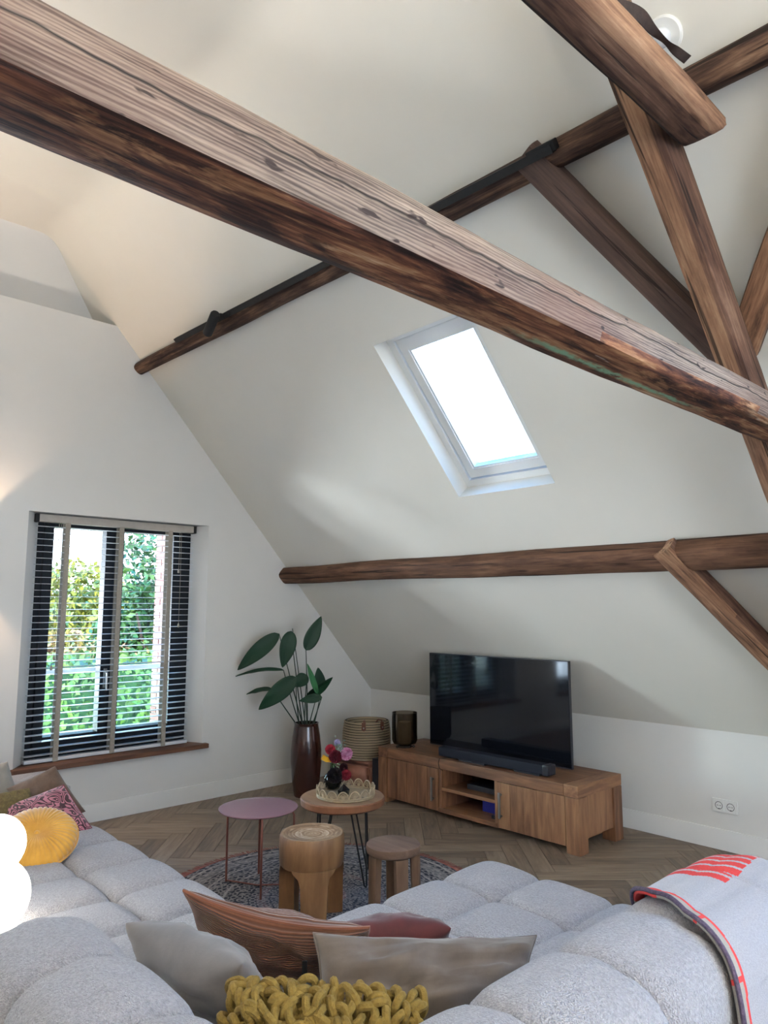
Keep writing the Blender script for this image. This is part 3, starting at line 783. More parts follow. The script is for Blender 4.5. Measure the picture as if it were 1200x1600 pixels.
def blanket_pt(t, q, off=.016):
    """q 0 at the near edge, 1 at the far hem hanging over the sofa end"""
    yn = near_edge(t); L1 = YEND-yn; L2 = .24; d = q*(L1+L2)
    if d <= L1:
        y = yn+d; e = max(0, (y-YJ)/(YEND-YJ)); v0, v1 = (YJ, YEND) if y > YJ else (y-.17, y+.17)
        p = back_pt(t, y, v0, v1, 0, 1 if y > YJ else 0, 'y', off)
        if y <= YJ: p = back_pt(t, y, y-.17, y+.17, 0, 0, 'y', off+.004)
    else:
        p = back_pt(t, YEND, YJ, YEND, 0, 1, 'y', off); k = d-L1
        p = p+V((0, .012+.03*math.sin(min(1, k/.1)*PI/2), -k*.98))
        p.z = max(p.z, .02)
    w_ = noise.noise(V((p.x*4.0, p.y*5.0, p.z*3.0)))*.012 + .010*math.sin(p.y*22+t*5)*max(0, t-.62)
    if t > .6: p.x += (t-.6)*.10+w_
    p.z += abs(w_)*.4
    roll = math.exp(-(d/.035)**2)*.006
    return p + V((0, 0, roll))
bk = thing('throw_blanket', 'pale knitted throw with red print and purple edge over the right sofa back', 'blanket', (4.35, -2.5, .0))
BO = V((4.35, -2.5, 0))
m = MB(); nt_, nq = 200, 260
T0, T1 = .06, .93
def bpar(i, j): return T0+(T1-T0)*i/nt_, (j/nq)
Lv = [[m.bm.verts.new(blanket_pt(*bpar(i, j))-BO) for j in range(nq+1)] for i in range(nt_+1)]
for i in range(nt_):
    t, _ = bpar(i+.5, 0); yn = near_edge(t); LT = YEND-yn+.24
    for j in range(nq):
        dd = (j+.5)/nq*LT; y = yn+dd
        f = m._f([Lv[i][j], Lv[i+1][j], Lv[i+1][j+1], Lv[i][j+1]]); mi = 0
        if dd < .055:
            mi = 1
            if .22 < t < .345: mi = 2
            elif t >= .345:
                if .044 < dd and t < .80: mi = 2
                for tk in (.46, .575, .69, .795):
                    if abs(t-tk) < .0045: mi = 2
        elif -2.56 < y < -2.13 and .16 < t < .40-(y+2.13)*.05:
            k = (y+2.56)/.050
            if k-math.floor(k) < .72: mi = 2
        f.material_index = mi
bo = m.build('blanket_cloth', [BL0, BLB, BLR], bk, sharp=0)
sm = bo.modifiers.new('thickness', 'SOLIDIFY'); sm.thickness = .010; sm.offset = -1
m = MB(); m.tube([blanket_pt(T0+(T1-T0)*i/60, 0.0, .020)-BO for i in range(61)], .0062, 8); m.build('edge_binding', BLP, bk)

# ------------------------------------------------------------------ pillows
def pillow(name, label, cs, th, mt, seed=1, pinch=.07, n=30, piping=None, cat='cushion', wr=.008, group=None, pr=.006, sag=0.0, pipename='piping'):
    tl, tr_, br, bl_ = [V(c) for c in cs]; ctr = (tl+tr_+br+bl_)/4
    nn = ((tr_-tl)+(br-bl_)).cross((bl_-tl)+(br-tr_)).normalized()
    W = (tr_-tl).length; H = (bl_-tl).length
    o = thing(name, label, cat, ctr, 0, group) if piping else None
    def base(u, v):
        uu = u*(1-pinch*(1-v*v)); vv = v*(1-pinch*(1-u*u))
        a = (uu+1)/2; b = (vv+1)/2
        p = (tl.lerp(tr_, a)).lerp(bl_.lerp(br, a), b)
        p = p + (bl_-tl)*(sag*(1-u*u)*(1-b))
        return p-ctr
    bm = bmesh.new(); uvl = bm.loops.layers.uv.new('UVMap'); grid = {}
    for sd in (1, -1):
        for i in range(n+1):
            for j in range(n+1):
                u = -math.cos(PI*i/n); v = -math.cos(PI*j/n)
                edge = i in (0, n) or j in (0, n)
                if edge and sd == -1: grid[(sd, i, j)] = grid[(1, i, j)]; continue
                pf = (max(0, 1-u*u)*max(0, 1-v*v))**.42
                w_ = wr*noise.noise(V((u*2.3+seed*3, v*2.3, sd*2+seed)))*pf*1.6 + wr*.6*noise.noise(V((u*6+seed, v*6, sd*5)))*pf
                p = base(u, v)+nn*(sd*(th/2)*pf+w_)
                grid[(sd, i, j)] = bm.verts.new(p)
        for i in range(n):
            for j in range(n):
                q = [(i, j), (i+1, j), (i+1, j+1), (i, j+1)]
                if sd < 0: q.reverse()
                try: f = bm.faces.new([grid[(sd, a, b)] for a, b in q])
                except ValueError: continue
                f.smooth = True
                for lp, (a, b) in zip(f.loops, q):
                    lp[uvl].uv = ((1-math.cos(PI*a/n))/2*W, (1+math.cos(PI*b/n))/2*H)
    bmesh.ops.recalc_face_normals(bm, faces=bm.faces)
    nm = 'cushion_cover' if piping else name
    me = bpy.data.meshes.new(nm); bm.to_mesh(me); bm.free(); me.materials.append(mt)
    if piping:
        link(nm, me, o)
        pts = []
        for k in range(4*14):
            s, q = divmod(k, 14); x = -1+2*q/14
            u, v = [(x, -1), (1, x), (-x, 1), (-1, -x)][s]; pts.append(base(u, v))
        m = MB(); m.tube(pts, pr, 6, closed=True); m.build(pipename, piping, o)
        return o
    ob = link(nm, me, None, ctr); return tag(ob, label, cat, group)

def cord(name, a, b, ribs=95, axis=1):
    t = NT(name); uv = t.sep(t.tc.outputs['UV'])
    w_ = t.math('SINE', t.math('MULTIPLY', uv[axis], ribs*2*PI))
    w01 = t.math('MULTIPLY_ADD', w_, .5, .5)
    nz = t.noise(t.mapping((1, 1, 1)), 14, 4, .6)
    base = t.mix(nz, a, b); base = t.mix(t.math('MULTIPLY', t.math('SUBTRACT', 1.0, w01), .65), base, tuple(x*.25 for x in col4(a)[:3]))
    t.set(base=base, rough=.85, sheen=.3); t.bump(w01, .9, .005); return t.m
CORDBROWN = cord('brown_corduroy', '#6a3a23', '#85502f', 150)
CORDMAROON = cord('maroon_corduroy', '#4f201d', '#6a2f2a', 120)
CORDGREY = cord('grey_corduroy', '#8b8480', '#a59e99', 190, 0)
def velvet(name, a, b, sc=7):
    t = NT(name); t.set(base=t.ramp(t.noise(t.mapping(), sc, 4, .6, .4), [(.3, a), (.7, b)]), rough=.8, sheen=.25); t.bump(t.noise(t.mapping(), 160, 2, .5), .15, .002); return t.m
VGREY = velvet('grey_velvet', '#605956', '#746d69'); VBEIGE = velvet('beige_velvet', '#54483f', '#6b5e53'); VMAROON = velvet('maroon_velvet', '#3c1213', '#5a1d1c')
VBROWN = velvet('brown_velour', '#4b382b', '#66503f', 20); VOLIVE = mat('olive_tufted', '#55492f', '#76683f', 60, .95, .9, 130, .01); VGB = velvet('greige_velvet', '#757069', '#8b867e')
pillow('lumbar_cushion', 'pale grey corduroy cushion leaning on the left sofa back', [(3.21, -3.83, .605), (3.76, -3.79, .665), (3.82, -3.69, .47), (3.24, -3.69, .455)], .165, VGREY, 2, .05, wr=.014)
pillow('lumbar_cushion', 'long brown corduroy cushion standing in the sofa corner', [(3.30, -3.70, .685), (3.80, -3.42, .655), (3.69, -3.28, .43), (3.17, -3.57, .43)], .13, CORDBROWN, 5, .09, wr=.014, piping=velvet('brown_piping', '#6d3d25', '#80492c'), pr=.005, sag=.16)
pb = pillow('lumbar_cushion', 'wrinkled beige velvet cushion leaning on the right sofa back', [(3.735, -3.56, .66), (4.055, -3.03, .60), (4.13, -3.16, .47), (3.86, -3.66, .48)], .17, VBEIGE, 8, .08, wr=.034, piping=VBEIGE, pr=.004, sag=.03)
m = MB(); P = at_d(476, 1512, 1.93); pbl = pb.location
m.box(P-pbl, (.003, .014, .036), R=Matrix((FW, RT, UP)).transposed()); m.build('care_tag', BLACKMETAL, pb)
pillow('velvet_cushion', 'dark maroon velvet cushion behind the beige cushion', [(3.60, -3.40, .57), (3.82, -3.12, .575), (3.70, -2.98, .45), (3.46, -3.24, .45)], .13, VMAROON, 11, .06)
pillow('ribbed_cushion', 'maroon ribbed cushion lying beside the dark velvet one', [(3.79, -3.32, .535), (3.99, -3.00, .53), (3.88, -2.90, .45), (3.66, -3.20, .45)], .10, CORDMAROON, 13, .05)
# loop pile cushion
LOOPM = mat('mustard_wool', '#6a531e', '#8a7030', 70, .95, .5, 200, .006)
lcs = [V((3.80, -3.83, .635)), V((4.125, -3.55, .625)), V((4.19, -3.70, .47)), V((3.92, -3.93, .48))]
lc = sum(lcs, V())/4; lt = thing('loop_cushion', 'mustard cushion covered in thick wool loops at the sofa corner', 'cushion', lc)
ln = ((lcs[1]-lcs[0])).cross(lcs[3]-lcs[0]).normalized()
if ln.dot(CAM-lc) < 0: ln = -ln
bmx = MB(); 
def PLp(u, v, sd):
    a, b = (u+1)/2, (v+1)/2; p = lcs[0].lerp(lcs[1], a).lerp(lcs[3].lerp(lcs[2], a), b); return p-lc+ln*sd*.055*(max(0, 1-u**4)*max(0, 1-v**4))**.5
for sd in (1, -1): bmx.grid(lambda a, b: PLp(-1+2*a, -1+2*b, sd), 12, 12)
bmesh.ops.remove_doubles(bmx.bm, verts=bmx.bm.verts, dist=.0005)
bmx.build('cushion_cover', LOOPM, lt, sharp=0)
loops = []
for k in range(4):
    rl = random.Random(40+k); m = MB(); hh = .034+.010*k/3; ww = .014+.003*rl.random()
    pts = [V((-ww+rl.uniform(-.003, .003), 0, 0))]+[V((-ww*1.25*math.cos(a), rl.uniform(-.003, .003), hh*.45+hh*.55*math.sin(a))) for a in [0, PI*.25, PI*.5, PI*.75, PI]]+[V((ww, 0, 0))]
    m.tube([V(q) for q in crm([tuple(q) for q in pts], 4)], .0095, 8); loops.append(m.mesh('loop', LOOPM))
rl = random.Random(3); nU, nV = 17, 11
for i in range(nU):
    for j in range(nV):
        u = -1.0+2*(i+rl.uniform(.1, .9))/nU; v = -1.06+2*(j+rl.uniform(.1, .9))/nV*.98
        p = PLp(max(-1, min(1, u)), max(-1, min(1, v)), 1)
        ou = V((0, 0, 0)) + (lcs[1]-lcs[0]).normalized()*u*.5 - (lcs[3]-lcs[0]).normalized()*(-v)*.5
        dr = (ln+ou*.9+V((rl.uniform(-.5, .5), rl.uniform(-.5, .5), rl.uniform(-.3, .5)))).normalized()
        q = V((0, 0, 1)).rotation_difference(dr) ; lo_ = link('loop', loops[rl.randrange(4)], lt, p-dr*.006)
        lo_.rotation_mode = 'QUATERNION'; from mathutils import Quaternion
        lo_.rotation_quaternion = q @ Quaternion((0, 0, 1), rl.uniform(0, 2*PI))
# cushions at the window end
MAZE = NT('pink_maze_print'); uv = MAZE.node('ShaderNodeMapping', {'Vector': MAZE.tc.outputs['UV'], 'Scale': (1, 1, 1)}).outputs[0]
f1 = MAZE.noise(uv, 15, 0, .5, 1.2); 
tri = MAZE.math('PINGPONG', MAZE.math('MULTIPLY', f1, 7.0), .5)
MAZE.set(base=MAZE.ramp(tri, [(.22, '#b5727f'), (.27, '#35101a')]), rough=.85, sheen=.4); MAZE = MAZE.m
D = 3.60
pillow('printed_cushion', 'pink cushion with dark maze print leaning behind the round yellow one', [at_d(2, 1264, D-.02), at_d(99, 1227, D+.10), at_d(147, 1300, D-.03), at_d(52, 1338, D-.22)], .11, MAZE, 21, .03, piping=velvet('maroon_edge', '#6b1f2c', '#7d2936'), pr=.005)
pillow('velour_cushion', 'brown velour cushion leaning on the window-end armrest', [at_d(10, 1232, 3.78), at_d(86, 1197, 3.84), at_d(134, 1268, 3.74), at_d(52, 1305, 3.66)], .12, VBROWN, 24, .04)
pillow('tufted_cushion', 'olive textured cushion tucked behind the pink printed one', [at_d(-34, 1246, 3.60), at_d(46, 1231, 3.70), at_d(62, 1282, 3.60), at_d(-28, 1310, 3.5)], .10, VOLIVE, 27, .03)
pillow('plain_cushion', 'greige velvet cushion at the far left, under the window', [at_d(-60, 1208, 3.84), at_d(12, 1190, 3.90), at_d(34, 1252, 3.80), at_d(-50, 1275, 3.74)], .11, VGB, 30, .05)
# round pleated cushion
YC = at_d(57, 1311, 3.20); yn_ = ((CAM-YC).normalized()*.62+V((0, 0, .8))).normalized()
YR3 = V((0, 0, 1)).rotation_difference(yn_).to_matrix()
YV = NT('yellow_velvet'); YV.set(base=YV.ramp(YV.noise(YV.mapping(), 9, 4, .6), [(.3, '#b97f12'), (.7, '#dca235')]), rough=.7, sheen=.7); YV = YV.m
yc = thing('round_cushion', 'round yellow pleated velvet cushion with a centre button', 'cushion', YC)
m = MB(); rs = []; NA = 168; NP = 42
for i in range(25):
    ph = -PI/2+PI*i/24; r0 = .168*abs(math.cos(ph))**.55 if abs(math.cos(ph)) > 1e-3 else .0005; z0 = .062*math.sin(ph)
    if r0 < .075: z0 *= (1-.42*(1-r0/.075)**2)
    ring = []
    for k in range(NA):
        a = 2*PI*k/NA; pl = abs(math.sin(a*NP/2)); dd = (pl**.5-1)*.0065*min(1, r0/.05)
        ring.append(YR3 @ V(((r0+dd*abs(math.cos(ph)))*math.cos(a), (r0+dd*abs(math.cos(ph)))*math.sin(a), z0+dd*math.sin(ph)*1.0)))
    rs.append(ring)
m.rings(rs); m.build('cushion_cover', YV, yc, sharp=0)
m = MB(); m.sphere(YR3 @ V((0, 0, .036)), .011, 8); m.build('button', YV, yc)
m = MB(); m.tube([YR3 @ V((.170*math.cos(2*PI*k/80), .170*math.sin(2*PI*k/80), 0)) for k in range(80)], .004, 6, closed=True); m.build('piping', YV, yc)

# ------------------------------------------------------------------ stacked globe lamp (lit)
GLOW = NT('lit_frosted_globe'); gn = GLOW.noise(GLOW.mapping(), 120, 3, .6)
GLOW.set(base='#f2efe8', rough=.8, em=(1, .93, .82), ems=4.0); GLOW.bump(gn, .5, .004); GLOW = GLOW.m
lp = at_d(-14, 1402, 2.42)
lamp = thing('globe_lamp', 'glowing white lamp of stacked round globes behind the left sofa seat', 'lamp', (lp.x, lp.y, 0))
for z, r in ((lp.z, .121), (lp.z+.165, .098), (lp.z-.205, .128)):
    m = MB(); m.sphere((0, 0, z), r, 18); m.build('globe', GLOW, lamp)
m = MB(); m.lathe([(.10, 0), (.10, .015), (.02, .02), (.018, lp.z-.30)], 28); m.build('base', WHITEPLASTIC, lamp)

# wall lamp just left of the frame, lighting the gable wall up and down
sc = thing('wall_lamp', 'up and down wall lamp on the gable wall between the windows', 'lamp', (0, -3.62, 1.86))
m = MB(); m.lathe([(.028, -.08), (.032, -.075), (.032, .075), (.028, .08)], 24, (.06, 0, 0)); m.build('lamp_body', BLACKMETAL, sc)
m = MB(); m.box((.012, 0, 0), (.024, .05, .05)); m.build('wall_bracket', BLACKMETAL, sc)
def spot(name, loc, d, e, col, ang, blend=.3, r=.02):
    l = bpy.data.lights.new(name, 'SPOT'); l.energy = e; l.color = col; l.spot_size = math.radians(ang); l.spot_blend = blend; l.shadow_soft_size = r
    o = bpy.data.objects.new(name, l); COL.objects.link(o); o.location = loc; o.rotation_euler = look_rot(d); return o
for s in (-1, 1): spot('wall_lamp_beam', (.075, -3.62, 1.86+s*.09), (.05, 0, s), 26, (1, .68, .45), 95, .35)
# added, unseen floor lamps brighten the high ceiling
def added_uplighter(x, y, e, col, label):
    t = thing('added_uplighter', label, 'lamp', (x, y, 0))
    m = MB(); m.lathe([(.13, 0), (.13, .02), (.012, .03), (.012, 1.66)], 24); m.build('stand', BLACKMETAL, t)
    m = MB(); m.lathe([(.02, 1.64), (.13, 1.72), (.14, 1.75)], 28, cap1=False); m.build('bowl', BLACKMETAL, t)
    spot('added_uplight', (x, y, 1.74), (0, 0.0, 1), e, col, 140, .6, .10)
added_uplighter(1.4, -6.0, 225, (1, .89, .78), 'black floor lamp added unseen by the far gable window to light the ceiling')
added_uplighter(7.0, -5.2, 820, (1, .95, .87), 'black floor lamp added unseen behind the viewer to light the ceiling')

# ------------------------------------------------------------------ television corner
st = thing('tv_stand', 'low oak-brown media cabinet with two doors and an open middle', 'cabinet', (1.845, -.51, 0))
CX, CY = 1.845, -.51
def part(name, boxes, mt, par=st, bev=.003, org=(CX, CY, 0)):
    m = MB()
    for a, b in boxes: m.b2(V(a)-V(org), V(b)-V(org), bev=bev)
    return m.build(name, mt, par)
x0, x1, yf, yb, H = .945, 2.755, -.77, -.25, .41
part('top', [((x0+.105, yf, .338), (x1-.105, yb, H))], TEAK)
part('corner_board', [((x0, yf, .338), (x0+.103, yb, H))], TEAKY); part('corner_board', [((x1-.103, yf, .338), (x1, yb, H))], TEAKY)
for x in (x0, x1-.095):
    for y in (yf, yb-.10): part('leg', [((x, y, 0), (x+.095, y+.10, .336))], TEAKV)
for xa in (x0+.012, x1-.047): part('side_panel', [((xa, yf+.10, .085), (xa+.035, yb-.10, .336))], TEAKV)
part('bottom_board', [((x0+.095, yf+.015, .035), (x1-.095, yb-.02, .062))], TEAK)
part('back_panel', [((x0+.095, yb-.02, .04), (x1-.095, yb-.005, .336))], mat('dark_back', '#2a1b12', '#1e130d', 9, .8))
for a, b, hx in ((1.046, 1.583, 1.537), (2.128, 2.655, 2.158)):
    n = 5; bw = (b-a)/n; mm = MB()
    for k in range(n): mm.b2((a+k*bw+.0006-CX, yf+.004-CY, .04), (a+(k+1)*bw-.0006-CX, yf+.026-CY, .334), bev=.0012)
    d_ = mm.build('door', TEAKV, st)
    h_ = MB(); h_.b2((hx-.009-CX, yf-.022-CY, .105), (hx+.009-CX, yf-.014-CY, .272), bev=.002)
    for z in (.12, .257): h_.b2((hx-.006-CX, yf-.015-CY, z-.006), (hx+.006-CX, yf+.005-CY, z+.006))
    h_.build('handle', STEEL, d_)
for xa in (1.587, 2.098): part('divider', [((xa, yf+.01, .062), (xa+.026, yb-.02, .336))], TEAKV)
part('shelf', [((1.613, yf+.012, .185), (2.098, yb-.03, .209))], TEAK)
part('shelf_rail', [((1.587, yf+.0, .036), (2.124, yf+.014, .066))], TEAK)
# devices
def dev(name, label, cat, a, b, mt, bev=.004):
    c = (V(a)+V(b))/2; c.z = a[2]; m = MB(); m.b2(V(a)-c, V(b)-c, bev=bev); return tag(m.build(name, mt, None, c), label, cat)
DARKPL = mat('dark_plastic', (.012, .013, .02), (.02, .022, .03), 20, .3)
dev('media_player', 'black flat media player on the upper shelf of the cabinet', 'player', (1.77, -.66, .2092), (2.02, -.46, .245), DARKPL)
BLUELED = NT('blue_lit_box').set(base=(.01, .012, .10), rough=.4, em=(.01, .02, .8), ems=.03).m
dev('media_box', 'dark box lit blue in the lower bay of the cabinet', 'player', (1.86, -.60, .0625), (2.08, -.36, .15), BLUELED)
dev('small_device', 'small black device in the lower bay beside the blue box', 'player', (2.02, -.70, .0625), (2.09, -.63, .085), DARKPL, .002)
# television
tv = thing('television', 'large black flat television on the media cabinet', 'television', (1.853, -.43, H))
TX = V((1.853, -.43, H)); SCR = NT('tv_screen').set(base=(.004, .005, .008), rough=.06, spec=.5).m
m = MB(); m.b2((-.653, -.012, .012), (.653, .012, .728), bev=.004); m.b2((-.4, .012, .06), (.4, .03, .42), bev=.006); m.build('housing', DARKPL, tv)
m = MB(); m.b2((-.647, -.0145, .022), (.647, -.0122, .722)); m.build('screen', SCR, tv)
m = MB(); m.b2((-.25, -.10, 0), (.25, .07, .008)); m.b2((-.05, .012, .006), (.05, .028, .09)); m.build('stand_foot', DARKPL, tv)
# soundbar
sb = thing('soundbar', 'long black soundbar in front of the television', 'speaker', (2.03, -.675, H), math.radians(1.5))
m = MB(); m.b2((-.47, -.05, .010), (.47, .04, .075), bev=.012); m.build('speaker_body', mat('speaker_mesh', (.006, .008, .016), (.010, .012, .022), 200, .7, .3, 400, spec=.2), sb)
m = MB(); m.b2((.425, -.052, .008), (.472, .042, .077), bev=.01); m.build('end_cap', DARKPL, sb)
m = MB(); m.b2((-.28, -.045, 0), (-.05, .03, .011)); m.b2((.2, -.045, 0), (.4, .03, .011)); m.build('foot', DARKPL, sb)
m = MB(); m.tube([(1.66, -.69, .413), (1.625, -.745, .413), (1.605, -.772, .409), (1.60, -.778, .38), (1.605, -.775, .345), (1.62, -.755, .325)], .0028, 6)
tag(m.build('speaker_cable', BLACKMETAL), 'thin black cable hanging over the cabinet edge beside the soundbar', 'cable')
# smoked glass lantern
ln_ = thing('glass_lantern', 'smoked glass cylinder lantern on the left end of the cabinet', 'lantern', (1.118, -.645, H))
SMOKE = thin_glass('smoked_glass', (.60, .56, .50), .03, .9)
m = MB(); m.lathe([(.04, .018), (.088, .03), (.1, .055), (.1, .268), (.096, .268), (.096, .057), (.085, .034), (.03, .022)], 48, cap0=False, cap1=False); m.build('glass_cylinder', SMOKE, ln_)
m = MB(); m.lathe([(.048, .03), (.05, .04), (.05, .19), (.046, .195), (.02, .197)], 32); m.build('candle', mat('cream_wax', '#9d907a', '#8c806b', 10, .5), ln_)
m = MB(); m.lathe([(.055, 0), (.06, .006), (.06, .015), (.03, .02)], 32)
for k in range(3): m.sphere((.075*math.cos(k*2.1+.4), .075*math.sin(k*2.1+.4), .011), .011, 8)
m.build('base', mat('dark_glass_base', '#2a2420', '#3a332d', 10, .2), ln_)
# pouf, basket, black box in the corner
LEATH = mat('brown_leather', '#6d4536', '#835644', 12, .5, .25, 70)
pf = thing('leather_pouf', 'low brown leather pouf in the corner under the basket', 'pouf', (.56, -.55, 0))
m = MB(); m.box((0, 0, .145), (.50, .42, .20)); bmesh.ops.bevel(m.bm, geom=list(m.bm.edges), offset=.035, segments=4, affect='EDGES')
for f in m.bm.faces: f.smooth = True
m.build('seat', LEATH, pf, sharp=0)
for sx_ in (-1, 1):
    for sy in (-1, 1): m = MB(); m.tube([(sx_*.19, sy*.15, 0), (sx_*.17, sy*.13, .05)], .018, 10, .022); m.build('leg', BLACKMETAL, pf)
m = MB()
for k in range(9):
    x = -.22+k*.055; m.tube([(x, -.215, .10), (x+.01, -.222, .06), (x+.005, -.215, .02+.02*(k % 2))], .007, 6)
m.build('fringe', mat('pouf_fringe', '#54302a', '#6b4a44', 30, .9), pf)
STRAW = NT('woven_straw')
_z = STRAW.sep(STRAW.tc.outputs['Object']); 
an = STRAW.math('ARCTAN2', _z[1], _z[0])
sp_ = STRAW.math('SINE', STRAW.math('ADD', STRAW.math('MULTIPLY', an, 110.), STRAW.math('MULTIPLY', _z[2], 700.)))
coil = STRAW.math('COSINE', STRAW.math('MULTIPLY', STRAW.math('SUBTRACT', _z[2], .012), 2*PI/.0205))  # dark lines between coils: groove shade put into the straw colour
STRAW.set(base=STRAW.mix(STRAW.ramp(STRAW.math('MULTIPLY_ADD', coil, .5, .5), [(.04, (0, 0, 0)), (.2, (1, 1, 1))]), '#2c241c', STRAW.mix(STRAW.math('MULTIPLY_ADD', sp_, .3, .35), '#b8a78c', '#7d6c56')), rough=.9); STRAW.bump(sp_, .5, .004); STRAW = STRAW.m
bs = thing('straw_basket', 'round woven straw basket with leather handles on the pouf', 'basket', (.58, -.57, .246))
m = MB(); pr = [(.02, .004), (.15, .004)]
NB = 15
for k in range(NB):
    z = .012+k*.0205; r = .178+.024*math.sin(PI*(.12+.80*k/NB)) 
    pr += [(r-.010, z-.009), (r+.003, z-.005), (r+.004, z+.004), (r-.009, z+.0095)]
zt = pr[-1][1]; pr += [(pr[-1][0]-.008, zt), (.15, .05), (.02, .02)]
m.lathe(pr, 56, (0, 0, 0), wob=.02); m.build('basket_body', STRAW, bs, sharp=70)
CRD = V((CAM.x-.58, CAM.y+.57, 0)).normalized(); a0_ = math.atan2(CRD.y, CRD.x)
LE2 = mat('tan_leather', '#5a3326', '#6d4231', 14, .5)
for da in (-.12, .72):
    m = MB(); a = a0_+da; c = V((math.cos(a), math.sin(a), 0)); tn = V((-c.y, c.x, 0)); Rh = Matrix((tn, c, V((0, 0, 1)))).transposed()
    m.box(c*.196+V((0, 0, .285)), (.034, .006, .055), R=Rh, bev=.002); m.tube([c*.198+V((0, 0, .262)), c*.2005+V((0, 0, .262))], .019, 14)
    m.tube([c*.196+V((0, 0, .30)), c*.19+V((0, 0, .325)), c*.15+V((0, 0, .326)), c*.12+V((0, 0, .30))], .007, 6)
    hnd = m.build('handle', LE2, bs)
    m = MB(); m.sphere(c*.203+V((0, 0, .268)), .006, 8); m.build('rivet', STEEL, hnd)
dev('black_box', 'slim black box on the floor between the pouf and the media cabinet', 'box', (.84, -.74, .0), (.925, -.42, .30), DARKPL)

# vase and plant
VASE = mat('brown_glazed_ceramic', '#28130f', '#371c15', 5, .2, coat=.3)
vz = thing('floor_vase', 'tall dark brown glazed floor vase left of the basket', 'vase', (.45, -1.11, 0))
m = MB(); m.lathe([(.088, 0), (.094, .01), (.112, .12), (.124, .26), (.124, .36), (.112, .47), (.099, .545), (.097, .562), (.102, .572), (.092, .574), (.088, .56), (.1, .45), (.1, .30)], 48); m.build('vase_body', VASE, vz)
m = MB(); m.lathe([(.001, .44), (.1, .44), (.099, .45), (.001, .452)], 32); m.build('soil', mat('soil', '#1d1512', '#2a1f19', 60, .95), vz)
LEAF = NT('plant_leaf'); _u = LEAF.sep(LEAF.tc.outputs['UV']); vein = LEAF.math('SINE', LEAF.math('MULTIPLY', LEAF.math('ADD', _u[1], LEAF.math('MULTIPLY', LEAF.math('ABSOLUTE', LEAF.math('SUBTRACT', _u[0], .5)), .5)), 220.))
LEAF.set(base=LEAF.mix(LEAF.math('MULTIPLY_ADD', vein, .12, .3), '#0b3520', '#062217'), rough=.45, spec=.3); LEAF.bump(vein, .25, .002); LEAF = LEAF.m
LEAFL = mat('plant_leaf_light', '#2f7444', '#245c36', 9, .4); STEM = mat('plant_stem', '#10291a', '#173622', 12, .5)
PLO = V((.45, -1.11, .452))
pt = thing('potted_plant', 'tall plant with large dark green paddle leaves in the brown vase', 'plant', PLO)
D0 = (V((.45, -1.11, .9))-CAM).dot(FW)
def leaf(bpx, tpx, wpx, db, dt, fold=.25, side=0.0, mt=None, droop=.0, spin=0.0, skew=0.0):
    Bp = at_d(bpx[0], bpx[1], D0+db); Tp = at_d(tpx[0], tpx[1], D0+dt); w_ = wpx*D0/FPX
    ax = (Tp-Bp); L = ax.length; ax.normalize(); nv = -FW; sd = ax.cross(nv).normalized(); nv = sd.cross(ax)
    q = Matrix.Rotation(spin, 3, ax); sd = q @ sd; nv = q @ nv
    bm = bmesh.new(); uvl = bm.loops.layers.uv.new('UVMap'); N, K = 22, 8; g = []
    for i in range(N+1):
        t = i/N; hw = w_*.5*(math.sin(PI*min(1, t**.72))**.75)*(1.0 if t < 1 else 0)+.0006; row = []
        for k in range(K+1):
            s = -1+2*k/K
            p = Bp+ax*(L*t)+sd*(s*hw*(1+skew*s))+nv*(fold*abs(s)*hw - droop*L*math.sin(PI*t)*(-1)) + nv*.006*noise.noise(V((t*4, s*2, wpx)))
            row.append(bm.verts.new(p-PLO))
        g.append(row)
    for i in range(N):
        for k in range(K):
            f = bm.faces.new([g[i][k], g[i+1][k], g[i+1][k+1], g[i][k+1]]); f.smooth = True
            for lp, (a, b) in zip(f.loops, ((i, k), (i+1, k), (i+1, k+1), (i, k+1))): lp[uvl].uv = (b/K, a/N)
    me = bpy.data.meshes.new('leaf'); bm.to_mesh(me); bm.free(); me.materials.append(mt or LEAF); o = link('leaf', me, pt)
    so_ = o.modifiers.new('thickness', 'SOLIDIFY'); so_.thickness = .0016
    m = MB(); m.tube([Bp+ax*(L*i/8)-nv*(-droop*L*math.sin(PI*i/8))*(-1)*(-1)+nv*(-.002) - PLO for i in range(9)], .0035, 6, .001)
    m.build('midrib', STEM, o)
    return Bp
def stem(Bp, rx, ry, bend=.0, r=.0055):
    root = V((.45+rx, -1.11+ry, .452)); mid = root.lerp(Bp, .55)+V((rx*.7, ry*.7, .0))*1.2
    pts = []
    for i in range(13):
        t = i/12; pts.append((root.lerp(mid, t)).lerp(mid.lerp(Bp, t), t)-PLO)
    m = MB(); m.tube(pts, r, 7, r*.6); m.build('stem', STEM, pt)
